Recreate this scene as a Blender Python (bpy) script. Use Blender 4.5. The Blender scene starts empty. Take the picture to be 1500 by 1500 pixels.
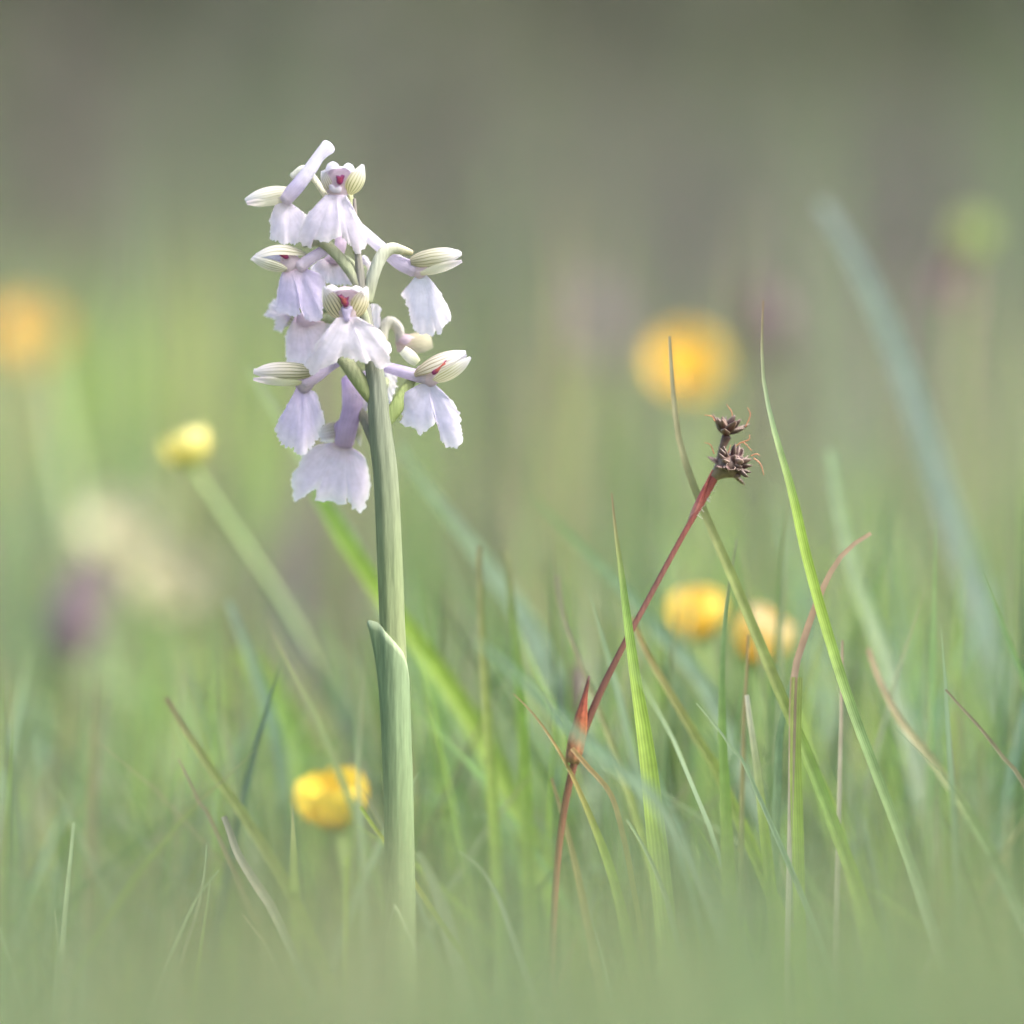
import bpy, math, random
import numpy as np
from mathutils import Vector

# ------------------------------------------------------------------ camera, sky, sun, exposure
SC = bpy.context.scene
COL = SC.collection
R = math.radians
D = 0.75            # metres from lens to the orchid
CAMZ = 0.09         # lens height above the ground
K = 1e-4            # one photo pixel at the orchid is 0.1 mm

cam = bpy.data.cameras.new('camera')
cam.sensor_width = 36; cam.sensor_fit = 'HORIZONTAL'
cam.lens = 36 * D / 0.15
cam.clip_start = 0.01; cam.clip_end = 2000
cam.dof.use_dof = True
cam.dof.focus_distance = D
cam.dof.aperture_fstop = 4.6
cam.dof.aperture_blades = 0
camo = bpy.data.objects.new('camera', cam)
COL.objects.link(camo)
camo.location = (0, -D, CAMZ)
camo.rotation_euler = (R(90), 0, 0)
SC.camera = camo

SUN_EL, SUN_AZ = 52, 116
world = bpy.data.worlds.new('World'); SC.world = world
world.use_nodes = True
wn = world.node_tree
sky = wn.nodes.new('ShaderNodeTexSky'); sky.sky_type = 'NISHITA'
sky.sun_disc = False
sky.sun_elevation = R(SUN_EL); sky.sun_rotation = R(SUN_AZ)
sky.dust_density = 5.0; sky.air_density = 1.0; sky.ozone_density = 1.0
bg = wn.nodes['Background']
wn.links.new(sky.outputs[0], bg.inputs[0])
bg.inputs[1].default_value = 0.15

sun = bpy.data.lights.new('sun', 'SUN')
sun.energy = 2.4; sun.angle = R(22); sun.color = (1.0, 0.975, 0.94)
suno = bpy.data.objects.new('sun', sun); COL.objects.link(suno)
S = Vector((math.sin(R(SUN_AZ)) * math.cos(R(SUN_EL)), math.cos(R(SUN_AZ)) * math.cos(R(SUN_EL)), math.sin(R(SUN_EL))))
suno.rotation_euler = S.to_track_quat('Z', 'Y').to_euler()
suno.location = S * 5

vs = SC.view_settings
vs.view_transform = 'Standard'; vs.look = 'None'; vs.gamma = 1; vs.use_curve_mapping = False
vs.exposure = 1.2
SC.render.film_transparent = False
SC.cycles.use_denoising = True
SC.cycles.denoising_input_passes = 'RGB_ALBEDO'
SC.cycles.max_bounces = 5
SC.cycles.transparent_max_bounces = 8
SC.cycles.sample_clamp_indirect = 6
SC.cycles.caustics_reflective = False; SC.cycles.caustics_refractive = False

rnd = random.Random(7)
npr = np.random.RandomState(11)

# ------------------------------------------------------------------ materials
def srgb(r, g, b):
    f = lambda c: (c / 255 / 12.92) if c <= 10 else ((c / 255 + 0.055) / 1.055) ** 2.4
    return (f(r), f(g), f(b))

def plant_material(name, trans=0.4, gloss=0.05, rough=0.45, noise=0.15, nscale=400.0, stripes=0.0, nstripe=9,
                   stretch=(1, 1, 1), bump=0.0, hood=False, sat_trans=1.0):
    m = bpy.data.materials.new(name); m.use_nodes = True
    nt = m.node_tree; N = nt.nodes; L = nt.links
    N.clear()
    out = N.new('ShaderNodeOutputMaterial')
    at = N.new('ShaderNodeAttribute'); at.attribute_name = 'Col'
    tc = N.new('ShaderNodeTexCoord')
    mp = N.new('ShaderNodeMapping'); mp.inputs['Scale'].default_value = stretch
    L.new(tc.outputs['Object'], mp.inputs[0])
    nz = N.new('ShaderNodeTexNoise'); nz.inputs['Scale'].default_value = nscale; nz.inputs['Detail'].default_value = 4
    L.new(mp.outputs[0], nz.inputs['Vector'])
    ramp = N.new('ShaderNodeMapRange')
    ramp.inputs[1].default_value = 0.3; ramp.inputs[2].default_value = 0.7
    ramp.inputs[3].default_value = 1 - noise; ramp.inputs[4].default_value = 1 + noise
    L.new(nz.outputs[0], ramp.inputs[0])
    mul = N.new('ShaderNodeVectorMath'); mul.operation = 'SCALE'
    L.new(at.outputs['Color'], mul.inputs[0]); L.new(ramp.outputs[0], mul.inputs['Scale'])
    colour = mul.outputs[0]
    bump_src = nz.outputs[0]
    if stripes > 0:
        sep = N.new('ShaderNodeSeparateXYZ'); L.new(tc.outputs['UV'], sep.inputs[0])
        wob = N.new('ShaderNodeTexNoise'); wob.inputs['Scale'].default_value = 260; wob.inputs['Detail'].default_value = 2
        L.new(tc.outputs['Object'], wob.inputs['Vector'])
        wadd = N.new('ShaderNodeMath'); wadd.operation = 'MULTIPLY_ADD'; wadd.inputs[1].default_value = 0.12
        L.new(wob.outputs[0], wadd.inputs[0]); L.new(sep.outputs[0], wadd.inputs[2])
        mm = N.new('ShaderNodeMath'); mm.operation = 'MULTIPLY'; mm.inputs[1].default_value = nstripe * 2 * math.pi
        L.new(wadd.outputs[0], mm.inputs[0])
        sn = N.new('ShaderNodeMath'); sn.operation = 'SINE'; L.new(mm.outputs[0], sn.inputs[0])
        r2 = N.new('ShaderNodeMapRange')
        r2.inputs[1].default_value = 0.25 if hood else -1; r2.inputs[2].default_value = 0.95 if hood else 1
        r2.inputs[3].default_value = 0; r2.inputs[4].default_value = 1
        L.new(sn.outputs[0], r2.inputs[0])
        if hood:
            # veins strongest near the base, gone at the tip
            fade = N.new('ShaderNodeMapRange')
            fade.inputs[1].default_value = 0.35; fade.inputs[2].default_value = 0.95
            fade.inputs[3].default_value = stripes; fade.inputs[4].default_value = 0.03
            L.new(sep.outputs[1], fade.inputs[0])
            f2 = N.new('ShaderNodeMath'); f2.operation = 'MULTIPLY'
            L.new(r2.outputs[0], f2.inputs[0]); L.new(fade.outputs[0], f2.inputs[1])
            mix = N.new('ShaderNodeMix'); mix.data_type = 'RGBA'
            L.new(f2.outputs[0], mix.inputs[0]); L.new(colour, mix.inputs[6])
            at2 = N.new('ShaderNodeAttribute'); at2.attribute_name = 'Vein'
            L.new(at2.outputs['Color'], mix.inputs[7])
            colour = mix.outputs[2]
        else:
            r2.inputs[3].default_value = 1 - stripes; r2.inputs[4].default_value = 1 + stripes
            mul2 = N.new('ShaderNodeVectorMath'); mul2.operation = 'SCALE'
            L.new(colour, mul2.inputs[0]); L.new(r2.outputs[0], mul2.inputs['Scale'])
            colour = mul2.outputs[0]
    bs = N.new('ShaderNodeBsdfPrincipled')
    L.new(colour, bs.inputs['Base Color'])
    bs.inputs['Roughness'].default_value = rough
    bs.inputs['Specular IOR Level'].default_value = gloss * 4
    if bump > 0:
        bp = N.new('ShaderNodeBump'); bp.inputs['Strength'].default_value = bump; bp.inputs['Distance'].default_value = 0.0002
        L.new(bump_src, bp.inputs['Height']); L.new(bp.outputs[0], bs.inputs['Normal'])
    if trans > 0:
        tr = N.new('ShaderNodeBsdfTranslucent')
        if sat_trans != 1.0:
            hs = N.new('ShaderNodeHueSaturation'); hs.inputs['Saturation'].default_value = sat_trans
            hs.inputs['Value'].default_value = 1.1
            L.new(colour, hs.inputs['Color']); L.new(hs.outputs[0], tr.inputs[0])
        else:
            L.new(colour, tr.inputs[0])
        mx = N.new('ShaderNodeMixShader'); mx.inputs[0].default_value = trans
        L.new(bs.outputs[0], mx.inputs[1]); L.new(tr.outputs[0], mx.inputs[2])
        L.new(mx.outputs[0], out.inputs[0])
    else:
        L.new(bs.outputs[0], out.inputs[0])
    return m

M_PETAL = plant_material('orchid petal', trans=0.56, gloss=0.06, rough=0.5, noise=0.07, nscale=900, bump=0.55, stripes=0.02, nstripe=17)
M_SEPAL = plant_material('orchid sepal', trans=0.52, gloss=0.05, rough=0.55, noise=0.05, nscale=500, stripes=0.8, nstripe=7, hood=True)
M_STEM = plant_material('orchid stem', trans=0.15, gloss=0.03, rough=0.65, noise=0.15, nscale=2600, stretch=(1, 1, 0.10), bump=0.6)
M_MARK = plant_material('throat mark', trans=0.1, gloss=0.1, rough=0.35, noise=0.2, nscale=1500)
M_BLADE = plant_material('grass blade', trans=0.5, gloss=0.07, rough=0.42, noise=0.16, nscale=300, stripes=0.16, nstripe=5, sat_trans=1.25)
M_GRASS = plant_material('meadow grass', trans=0.45, gloss=0.05, rough=0.5, noise=0.1, nscale=60, sat_trans=0.95)
M_RUSH = plant_material('rush tepal', trans=0.12, gloss=0.1, rough=0.4, noise=0.25, nscale=1200, stripes=0.2, nstripe=3)
M_YELLOW = plant_material('buttercup petal', trans=0.35, gloss=0.12, rough=0.3, noise=0.08, nscale=300)
M_BARK = plant_material('bark', trans=0.0, noise=0.3, nscale=8)
M_LEAF = plant_material('shrub leaf', trans=0.35, gloss=0.06, rough=0.5, noise=0.25, nscale=3)

def ground_material():
    m = bpy.data.materials.new('meadow soil'); m.use_nodes = True
    nt = m.node_tree; N = nt.nodes; L = nt.links
    b = N['Principled BSDF']; b.inputs['Roughness'].default_value = 0.95
    tc = N.new('ShaderNodeTexCoord')
    n1 = N.new('ShaderNodeTexNoise'); n1.inputs['Scale'].default_value = 3.0; n1.inputs['Detail'].default_value = 8
    L.new(tc.outputs['Object'], n1.inputs['Vector'])
    cr = N.new('ShaderNodeValToRGB')
    cr.color_ramp.elements[0].position = 0.35; cr.color_ramp.elements[0].color = (0.10, 0.11, 0.05, 1)
    cr.color_ramp.elements[1].position = 0.65; cr.color_ramp.elements[1].color = (0.16, 0.20, 0.085, 1)
    L.new(n1.outputs[0], cr.inputs[0]); L.new(cr.outputs[0], b.inputs['Base Color'])
    n2 = N.new('ShaderNodeTexNoise'); n2.inputs['Scale'].default_value = 90; L.new(tc.outputs['Object'], n2.inputs['Vector'])
    bp = N.new('ShaderNodeBump'); bp.inputs['Strength'].default_value = 0.6; bp.inputs['Distance'].default_value = 0.01
    L.new(n2.outputs[0], bp.inputs['Height']); L.new(bp.outputs[0], b.inputs['Normal'])
    return m
M_SOIL = ground_material()

# ------------------------------------------------------------------ helpers
def at(x, y, d=0.0):
    """point seen at photo pixel x, y on the plane d metres behind the orchid"""
    s = (D + d) / D
    return Vector(((x - 750) * K * s, d, CAMZ - (y - 750) * K * s))

SHIFT = 0.0
def P(p):
    """orchid coordinates: photo pixel x, y and depth in tenths of a millimetre"""
    return at(p[0], p[1], ((p[2] if len(p) > 2 else 0) + SHIFT) * K)

def V(dx, dy, dd):
    return Vector((dx, dd, -dy)).normalized()

def crop(x0, y0, sc, pts):
    return [(x0 + x / sc, y0 + y / sc) for x, y in pts]

def catmull(pts, n):
    """n points evenly spread along a smooth curve through pts (any dimension)"""
    p = np.array(pts, float)
    if len(p) == 2:
        t = np.linspace(0, 1, n)[:, None]
        return p[0] * (1 - t) + p[1] * t
    p = np.vstack([2 * p[0] - p[1], p, 2 * p[-1] - p[-2]])
    out = []
    for i in range(1, len(p) - 2):
        for t in np.linspace(0, 1, 12, endpoint=False):
            a, b, c, d = p[i - 1], p[i], p[i + 1], p[i + 2]
            out.append(0.5 * (2 * b + (c - a) * t + (2 * a - 5 * b + 4 * c - d) * t * t + (3 * b - a - 3 * c + d) * t ** 3))
    out.append(p[-2]); out = np.array(out)
    seg = np.r_[0, np.cumsum(np.linalg.norm(np.diff(out[:, :min(3, out.shape[1])], axis=0), axis=1))]
    q = np.linspace(0, seg[-1], n)
    return np.stack([np.interp(q, seg, out[:, k]) for k in range(out.shape[1])], 1)

def lerpc(cols, t):
    if len(cols) == 1: return cols[0]
    x = min(max(t, 0), 1) * (len(cols) - 1); i = min(int(x), len(cols) - 2); f = x - i
    return tuple(cols[i][k] * (1 - f) + cols[i + 1][k] * f for k in range(3))

def mesh_obj(name, verts, faces, mat, parent=None, cols=None, uvs=None, origin=None, vein=None, thick=0.0, smooth=True):
    me = bpy.data.meshes.new(name)
    o = origin if origin is not None else Vector((0, 0, 0))
    me.from_pydata([tuple(Vector(v) - o) for v in verts], [], faces)
    me.materials.append(mat)
    if smooth: me.polygons.foreach_set('use_smooth', [True] * len(me.polygons))
    if cols is not None:
        a = me.color_attributes.new('Col', 'FLOAT_COLOR', 'POINT')
        a.data.foreach_set('color', np.array([tuple(c) + (1,) for c in cols], 'f').ravel())
    if vein is not None:
        a = me.color_attributes.new('Vein', 'FLOAT_COLOR', 'POINT')
        a.data.foreach_set('color', np.tile(np.array(tuple(vein) + (1,), 'f'), len(verts)))
    if uvs is not None:
        uv = me.uv_layers.new(name='UVMap')
        idx = np.zeros(len(me.loops), 'i'); me.loops.foreach_get('vertex_index', idx)
        uv.data.foreach_set('uv', np.array(uvs, 'f')[idx].ravel())
    me.update()
    ob = bpy.data.objects.new(name, me); COL.objects.link(ob)
    if parent is not None:
        ob.parent = parent
    elif origin is not None:
        ob.location = origin
    if thick > 0:
        md = ob.modifiers.new('thickness', 'SOLIDIFY'); md.thickness = thick; md.offset = 0
    return ob

def tag(o, label=None, cat=None, group=None, kind=None):
    if label: o['label'] = label
    if cat: o['category'] = cat
    if group: o['group'] = group
    if kind: o['kind'] = kind
    return o

def empty(name, loc):
    e = bpy.data.objects.new(name, None); e.empty_display_size = 0.01
    e.location = loc; COL.objects.link(e)
    return e

def grid_faces(nu, nv, closed=False):
    f = []
    for j in range(nv - 1):
        for i in range(nu - (0 if closed else 1)):
            a = j * nu + i; b = j * nu + (i + 1) % nu
            f.append((a, b, b + nu, a + nu))
    return f

def tube_geo(pts, radii, nside=10, n=None, ridges=0, ridge_amp=0.0, flat=1.0):
    n = n or max(8, 6 * len(pts))
    pr = catmull([tuple(p) + (r,) for p, r in zip(pts, radii)], n)
    c = pr[:, :3]; rad = np.maximum(pr[:, 3], 1e-6)
    tan = np.gradient(c, axis=0); tan /= np.linalg.norm(tan, axis=1)[:, None]
    up = np.array((0.0, 1.0, 0.0))
    if abs(tan[0] @ up) > 0.9: up = np.array((1.0, 0, 0))
    a = up - tan[0] * (tan[0] @ up); a /= np.linalg.norm(a)
    verts = []; uvs = []; ts = []
    for j in range(n):
        a = a - tan[j] * (tan[j] @ a); a /= np.linalg.norm(a)
        b = np.cross(tan[j], a)
        for i in range(nside):
            th = 2 * math.pi * i / nside
            r = rad[j] * (1 + ridge_amp * math.cos(ridges * th + 0.7))
            verts.append(c[j] + r * (math.cos(th) * a * flat + math.sin(th) * b))
            uvs.append((i / nside, j / (n - 1))); ts.append(j / (n - 1))
    faces = grid_faces(nside, n, True)
    for end, k in ((0, 0), (n - 1, (n - 1) * nside)):
        sg = 1 if end else -1; prev = k
        ring0 = [np.array(verts[k + i]) for i in range(nside)]
        for sc, h in ((0.87, 0.3), (0.55, 0.5)):
            st = len(verts)
            for q in ring0:
                verts.append(c[end] + (q - c[end]) * sc + tan[end] * rad[end] * h * sg); uvs.append((0.5, 0 if not end else 1)); ts.append(0 if not end else 1)
            for i in range(nside):
                q = (prev + i, prev + (i + 1) % nside, st + (i + 1) % nside, st + i)
                faces.append(q if end else q[::-1])
            prev = st
        cidx = len(verts)
        verts.append(c[end] + tan[end] * rad[end] * 0.6 * sg); uvs.append((0.5, 0 if not end else 1)); ts.append(0 if not end else 1)
        for i in range(nside):
            q = (prev + i, prev + (i + 1) % nside, cidx)
            faces.append(q if end else q[::-1])
    return verts, faces, uvs, ts

def tube(name, pts, radii, cols, mat, parent=None, origin=None, **kw):
    v, f, u, t = tube_geo(pts, radii, **kw)
    return mesh_obj(name, v, f, mat, parent, [lerpc(cols, x) for x in t], u, origin)

def sepal_geo(base, tip, width, outward, cup=0.5, arch=0.0, prof=(0.55, 1.0, 0.8, 0.05), nu=9, nv=14, cols=((.8, .8, .8),), side_cols=None, wob=0.0, recurve=0.0):
    base = Vector(base); tip = Vector(tip); ax = tip - base; L = ax.length
    outward = Vector(outward); outward = (outward - ax.normalized() * outward.dot(ax.normalized())).normalized()
    side = ax.normalized().cross(outward)
    pr = catmull([(i / (len(prof) - 1), w) for i, w in enumerate(prof)], 60)
    verts = []; uvs = []; cs = []
    ph = rnd.random() * 6
    for j in range(nv):
        t = j / (nv - 1)
        w = width / 2 * max(0.02, float(np.interp(t, pr[:, 0], pr[:, 1])))
        c = base + ax * t + outward * (arch * 4 * t * (1 - t) - recurve * t ** 4)
        for i in range(nu):
            u = 2 * i / (nu - 1) - 1
            q = c + side * (w * math.sin(u * 1.25) / math.sin(1.25)) - outward * (cup * w * u * u)
            if wob: q += outward * (wob * math.sin(5 * t + 3 * u + ph) * abs(u))
            verts.append(q); uvs.append((i / (nu - 1), t))
            c0 = lerpc(cols, t)
            if side_cols: c0 = lerpc([c0, side_cols], abs(u) ** 3)
            cs.append(c0)
    return verts, grid_faces(nu, nv), uvs, cs

def sepal(name, base, tip, width, outward, mat, parent, origin, vein=None, thick=0.0, **kw):
    v, f, u, c = sepal_geo(base, tip, width, outward, **kw)
    return mesh_obj(name, v, f, mat, parent, c, u, origin, vein, thick)

# ------------------------------------------------------------------ the setting
def build_ground():
    n = 60
    xs = np.concatenate([-np.geomspace(600, 1, 20), np.linspace(-0.9, 0.9, 20), np.geomspace(1, 600, 20)])
    ys = np.concatenate([-np.geomspace(600, 1.2, 12), np.linspace(-1, 3, 30), np.geomspace(3.3, 900, 18)])
    verts = []; 
    for y in ys:
        for x in xs:
            z = -0.004 + 0.003 * math.sin(x * 9 + 1) * math.cos(y * 7) if abs(x) < 1.5 and -1 < y < 3 else -0.004
            verts.append((x, y, z))
    g = mesh_obj('meadow_ground', verts, grid_faces(len(xs), len(ys)), M_SOIL)
    tag(g, 'meadow soil and moss under the grass', 'ground', kind='structure')
build_ground()

G_MID = srgb(124, 160, 104); G_PALE = srgb(150, 174, 144); G_YEL = srgb(146, 178, 92); G_BLUE = srgb(128, 160, 146)
G_TAN = srgb(166, 160, 126); G_MAUVE = srgb(144, 134, 142); G_DEEP = srgb(92, 130, 84)

def grass_stuff(name, label, n, xf, yf, hf, wf, palette, lean=0.35, seg=5, seed=1, curl=0.6):
    """one mesh of n curved tapering blades; xf, yf, hf, wf give arrays of positions, heights and widths"""
    r = np.random.RandomState(seed)
    y = yf(r, n); x = xf(r, n, y); h = hf(r, n, x, y); w = wf(r, n)
    keep = h > 0.004; x, y, h, w = x[keep], y[keep], h[keep], w[keep]; n = len(x)
    az = r.uniform(0, 2 * math.pi, n); le = np.abs(r.normal(0, lean, n))
    face = r.uniform(0, math.pi, n)
    dirx, diry = np.cos(az), np.sin(az)
    ts = np.linspace(0, 1, seg + 1)
    verts = np.zeros((n, (seg + 1) * 2, 3), 'f'); cols = np.zeros((n, (seg + 1) * 2, 4), 'f')
    pal = np.array(palette, 'f'); wts = np.ones(len(pal)) / len(pal)
    ci = r.choice(len(pal), n, p=wts); base = pal[ci] * r.uniform(0.55, 1.35, (n, 1))
    pa = np.sin(x * 7.3 + 1.1 * y + seed) + 0.7 * np.sin(x * 15.1 - 2.3 * y + 2 * seed) + 0.5 * np.sin(y * 5.2 + x * 4)
    base *= (1 + 0.14 * pa)[:, None]
    mv = np.clip(-pa * 0.5 - 0.1, 0, 0.7)[:, None]; base = base * (1 - mv) + np.array(G_MAUVE) * mv
    tipc = np.where(r.rand(n, 1) < 0.35, np.array(G_TAN), base * np.array((1.1, 1.05, 0.9)))
    for k, t in enumerate(ts):
        off = h * (le * t + curl * le * t ** 2.4)
        zz = h * t * (1 - 0.35 * le * t)
        ww = w * np.clip((1 - t) ** 0.6 * (0.75 + 0.6 * t), 0.03, 1) * 0.5
        cx, cy = x + dirx * off, y + diry * off
        fx, fy = np.cos(face + 0.6 * t), np.sin(face + 0.6 * t)
        for s, e in ((-1, 0), (1, 1)):
            verts[:, 2 * k + e, 0] = cx + s * ww * fx; verts[:, 2 * k + e, 1] = cy + s * ww * fy; verts[:, 2 * k + e, 2] = zz - 0.003
            cc = base * (1 - t ** 3) + tipc * t ** 3
            cols[:, 2 * k + e, :3] = cc; cols[:, 2 * k + e, 3] = 1
    q = np.array([[2 * k, 2 * k + 1, 2 * k + 3, 2 * k + 2] for k in range(seg)])
    faces = (q[None] + (np.arange(n) * (seg + 1) * 2)[:, None, None]).reshape(-1, 4)
    me = bpy.data.meshes.new(name)
    me.vertices.add(n * (seg + 1) * 2); me.vertices.foreach_set('co', verts.reshape(-1))
    nf = len(faces)
    me.loops.add(nf * 4); me.loops.foreach_set('vertex_index', faces.reshape(-1).astype('i'))
    me.polygons.add(nf); me.polygons.foreach_set('loop_start', np.arange(nf, dtype='i') * 4)
    me.polygons.foreach_set('use_smooth', np.ones(nf, bool))
    me.update(calc_edges=True)
    a = me.color_attributes.new('Col', 'FLOAT_COLOR', 'POINT'); a.data.foreach_set('color', cols.reshape(-1))
    me.materials.append(M_GRASS)
    o = bpy.data.objects.new(name, me); COL.objects.link(o)
    tag(o, label, 'grass', kind='stuff')
    return o

def half(y): return 0.1 * (D + y)          # a bit more than half the width in view

PAL = [G_MID, G_PALE, G_YEL, G_MID, G_PALE, G_BLUE, G_TAN]
# sward just behind the orchid
grass_stuff('sward', 'dense soft green meadow sward close behind the orchid', 5200,
            lambda r, n, y: r.uniform(-1, 1, n) * 1.25 * half(y), lambda r, n: 0.035 + 0.45 * r.rand(n) ** 1.15,
            lambda r, n, x, y: (0.035 + 0.055 * r.rand(n) ** 1.3 + 0.12 * np.clip(y - 0.05, 0, 1) * r.rand(n)) * (1 + 0.16 * np.tanh((x + 0.01) * 30)), lambda r, n: r.uniform(0.0009, 0.0024, n),
            PAL + [G_DEEP, G_YEL, srgb(160, 196, 84), srgb(80, 116, 76)], seed=3, lean=0.28)
grass_stuff('bright_tussock', 'bright fresh green grass tussock blurred behind the orchid at its left', 700,
            lambda r, n, y: -0.093 + r.normal(0, 0.028, n), lambda r, n: 0.72 + r.normal(0, 0.05, n),
            lambda r, n, x, y: 0.09 + 0.09 * r.rand(n), lambda r, n: r.uniform(0.0015, 0.0035, n),
            [srgb(168, 198, 96), srgb(160, 196, 104), srgb(176, 200, 110)], seed=12, lean=0.25)
# short turf in the plane of the orchid
grass_stuff('turf', 'short fine grass at the foot of the orchid', 700,
            lambda r, n, y: r.uniform(-1, 1, n) * 1.3 * half(y), lambda r, n: -0.10 + 0.16 * r.rand(n),
            lambda r, n, x, y: 0.012 + 0.026 * r.rand(n) ** 1.5, lambda r, n: r.uniform(0.0008, 0.002, n),
            PAL, seed=4)
# the open meadow behind
grass_stuff('meadow_grass', 'tall blurred meadow grass far behind the orchid', 9000,
            lambda r, n, y: r.uniform(-1, 1, n) * 1.3 * half(y), lambda r, n: 0.4 + 3.2 * r.rand(n) ** 1.4,
            lambda r, n, x, y: (0.06 + 0.10 * r.rand(n)) * (0.75 + 0.25 * np.sin(x * 9 + 2.0 + y)) * np.clip(0.6 + 0.35 * y, 0.7, 1.35), lambda r, n: r.uniform(0.002, 0.005, n),
            PAL + [G_MID, G_YEL, G_DEEP], seed=5, lean=0.3)
grass_stuff('far_grass', 'pale far meadow grass below the dark hedge', 19000,
            lambda r, n, y: r.uniform(-1, 1, n) * 1.4 * half(y), lambda r, n: 3.4 + 6.0 * r.rand(n),
            lambda r, n, x, y: 0.09 + 0.13 * r.rand(n) + 0.58 * r.rand(n) ** 4.0, lambda r, n: r.uniform(0.006, 0.012, n),
            [G_DEEP, G_MAUVE, G_MAUVE, G_MID, G_DEEP, srgb(104, 96, 92)], seed=6, lean=0.3)
# thin tall stems scattered through the meadow
grass_stuff('tall_grass', 'sparse tall grass stems rising through the meadow behind the orchid', 1000,
            lambda r, n, y: r.uniform(-1, 1, n) * 1.2 * half(y), lambda r, n: 0.22 + 1.5 * r.rand(n) ** 1.4,
            lambda r, n, x, y: CAMZ + (0.062 * r.rand(n) ** 2.2) * (D + y) / D, lambda r, n: r.uniform(0.002, 0.008, n),
            [srgb(176, 194, 150), srgb(110, 150, 90), srgb(156, 190, 96), G_TAN, G_PALE, srgb(128, 114, 124), srgb(84, 110, 76)], seed=9, lean=0.14)
# grass right in front of the lens
grass_stuff('near_grass', 'out of focus grass close in front of the lens', 4200,
            lambda r, n, y: r.uniform(-1, 1, n) * 0.16, lambda r, n: -0.54 + 0.30 * r.rand(n),
            lambda r, n, x, y: 0.059 + 0.017 * r.rand(n) ** 1.4, lambda r, n: r.uniform(0.0014, 0.003, n),
            [G_MID, G_DEEP, G_PALE, G_MID, G_BLUE, G_TAN, G_DEEP, srgb(134, 156, 100)], seed=8, lean=0.3)

# ------------------------------------------------------------------ hedge of shrubs behind the meadow
def make_shrub(loc, rad, hgt, seed):
    r = np.random.RandomState(seed)
    root = empty('hedge_shrub', loc)
    tr = [Vector((0, 0, -0.05)), Vector((0.05, 0, hgt * 0.3)), Vector((-0.04, 0.05, hgt * 0.75))]
    v, f, u, t = tube_geo(tr, [0.07, 0.055, 0.02], nside=8)
    nv = len(v); V_, F_ = list(v), list(f)
    for k in range(9):
        a = r.uniform(0, 6.28); z0 = hgt * r.uniform(0.05, 0.5)
        b = [Vector((0.02, 0, z0)), Vector((math.cos(a) * rad * .4, math.sin(a) * rad * .4, z0 + hgt * .18)), Vector((math.cos(a) * rad * .85, math.sin(a) * rad * .85, z0 + hgt * .36))]
        v2, f2, _, _ = tube_geo(b, [0.03, 0.02, 0.006], nside=5)
        F_ += [tuple(i + len(V_) for i in q) for q in f2]; V_ += list(v2)
    mesh_obj('trunk', V_, F_, M_BARK, root, [srgb(86, 74, 62)] * len(V_))
    n = 5200
    cl = r.normal(0, 1, (60, 3)); cl /= np.linalg.norm(cl, axis=1)[:, None]
    cl *= r.uniform(0.35, 1.0, (60, 1)) ** 0.6
    c = cl[r.choice(60, n)] + r.normal(0, 0.16, (n, 3))
    pos = c * np.array((rad, rad * 0.7, hgt * 0.52)) + np.array((0, 0, hgt * 0.5))
    pos = pos[pos[:, 2] > 0.0]; n = len(pos)
    a = r.normal(0, 1, (n, 3)); a /= np.linalg.norm(a, axis=1)[:, None]
    b = np.cross(a, r.normal(0, 1, (n, 3))); b /= np.linalg.norm(b, axis=1)[:, None]
    s = r.uniform(0.05, 0.09, (n, 1))
    vv = np.stack([pos - a * s, pos + b * s * .55, pos + a * s, pos - b * s * .55], 1).reshape(-1, 3)
    ff = np.arange(n * 4).reshape(-1, 4).tolist()
    base = np.array([srgb(140, 150, 122), srgb(154, 150, 148), srgb(122, 132, 108)])[r.choice(3, n)]
    cc = np.repeat(base, 4, 0)
    mesh_obj('crown', [tuple(q) for q in vv], ff, M_LEAF, root, [tuple(q) for q in cc], smooth=False)
    return root

hx = [(-1.9, 11.0, 'hedge shrub at the left end of the front row of the dark hedge'), (-0.95, 11.4, 'hedge shrub second from the left in the front row of the dark hedge'),
      (0.0, 11.1, 'hedge shrub in the middle of the front row of the dark hedge'), (0.95, 11.5, 'hedge shrub second from the right in the front row of the dark hedge'),
      (1.9, 11.0, 'hedge shrub at the right end of the front row of the dark hedge'), (-1.45, 12.3, 'hedge shrub at the left end of the back row of the dark hedge'),
      (-0.45, 12.5, 'hedge shrub left of the middle in the back row of the dark hedge'), (0.5, 12.4, 'hedge shrub right of the middle in the back row of the dark hedge'),
      (1.5, 12.6, 'hedge shrub at the right end of the back row of the dark hedge')]
for i, (x, y, lab) in enumerate(hx):
    h = make_shrub((x, y, 0), 0.85, 3.0 + 0.3 * math.sin(i * 1.7), i + 1)
    tag(h, lab, 'shrub', 'hedge shrubs behind the meadow')

# ------------------------------------------------------------------ the orchid
ORG = at(587, 1650, 0)
orchid = empty('orchid', ORG)
tag(orchid, 'white orchid spike with lilac lips and green-veined hoods on a stout pale green stem', 'orchid')

WHITE = srgb(236, 233, 242); LILAC = srgb(222, 214, 238); PINKW = srgb(238, 224, 236); PURP = srgb(186, 164, 214)
CREAM = srgb(236, 234, 220); VEIN = srgb(138, 140, 78); VEIN_Y = srgb(178, 180, 70); STG = srgb(138, 152, 114); STP = srgb(154, 150, 150)
DULL = srgb(190, 190, 168)

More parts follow.
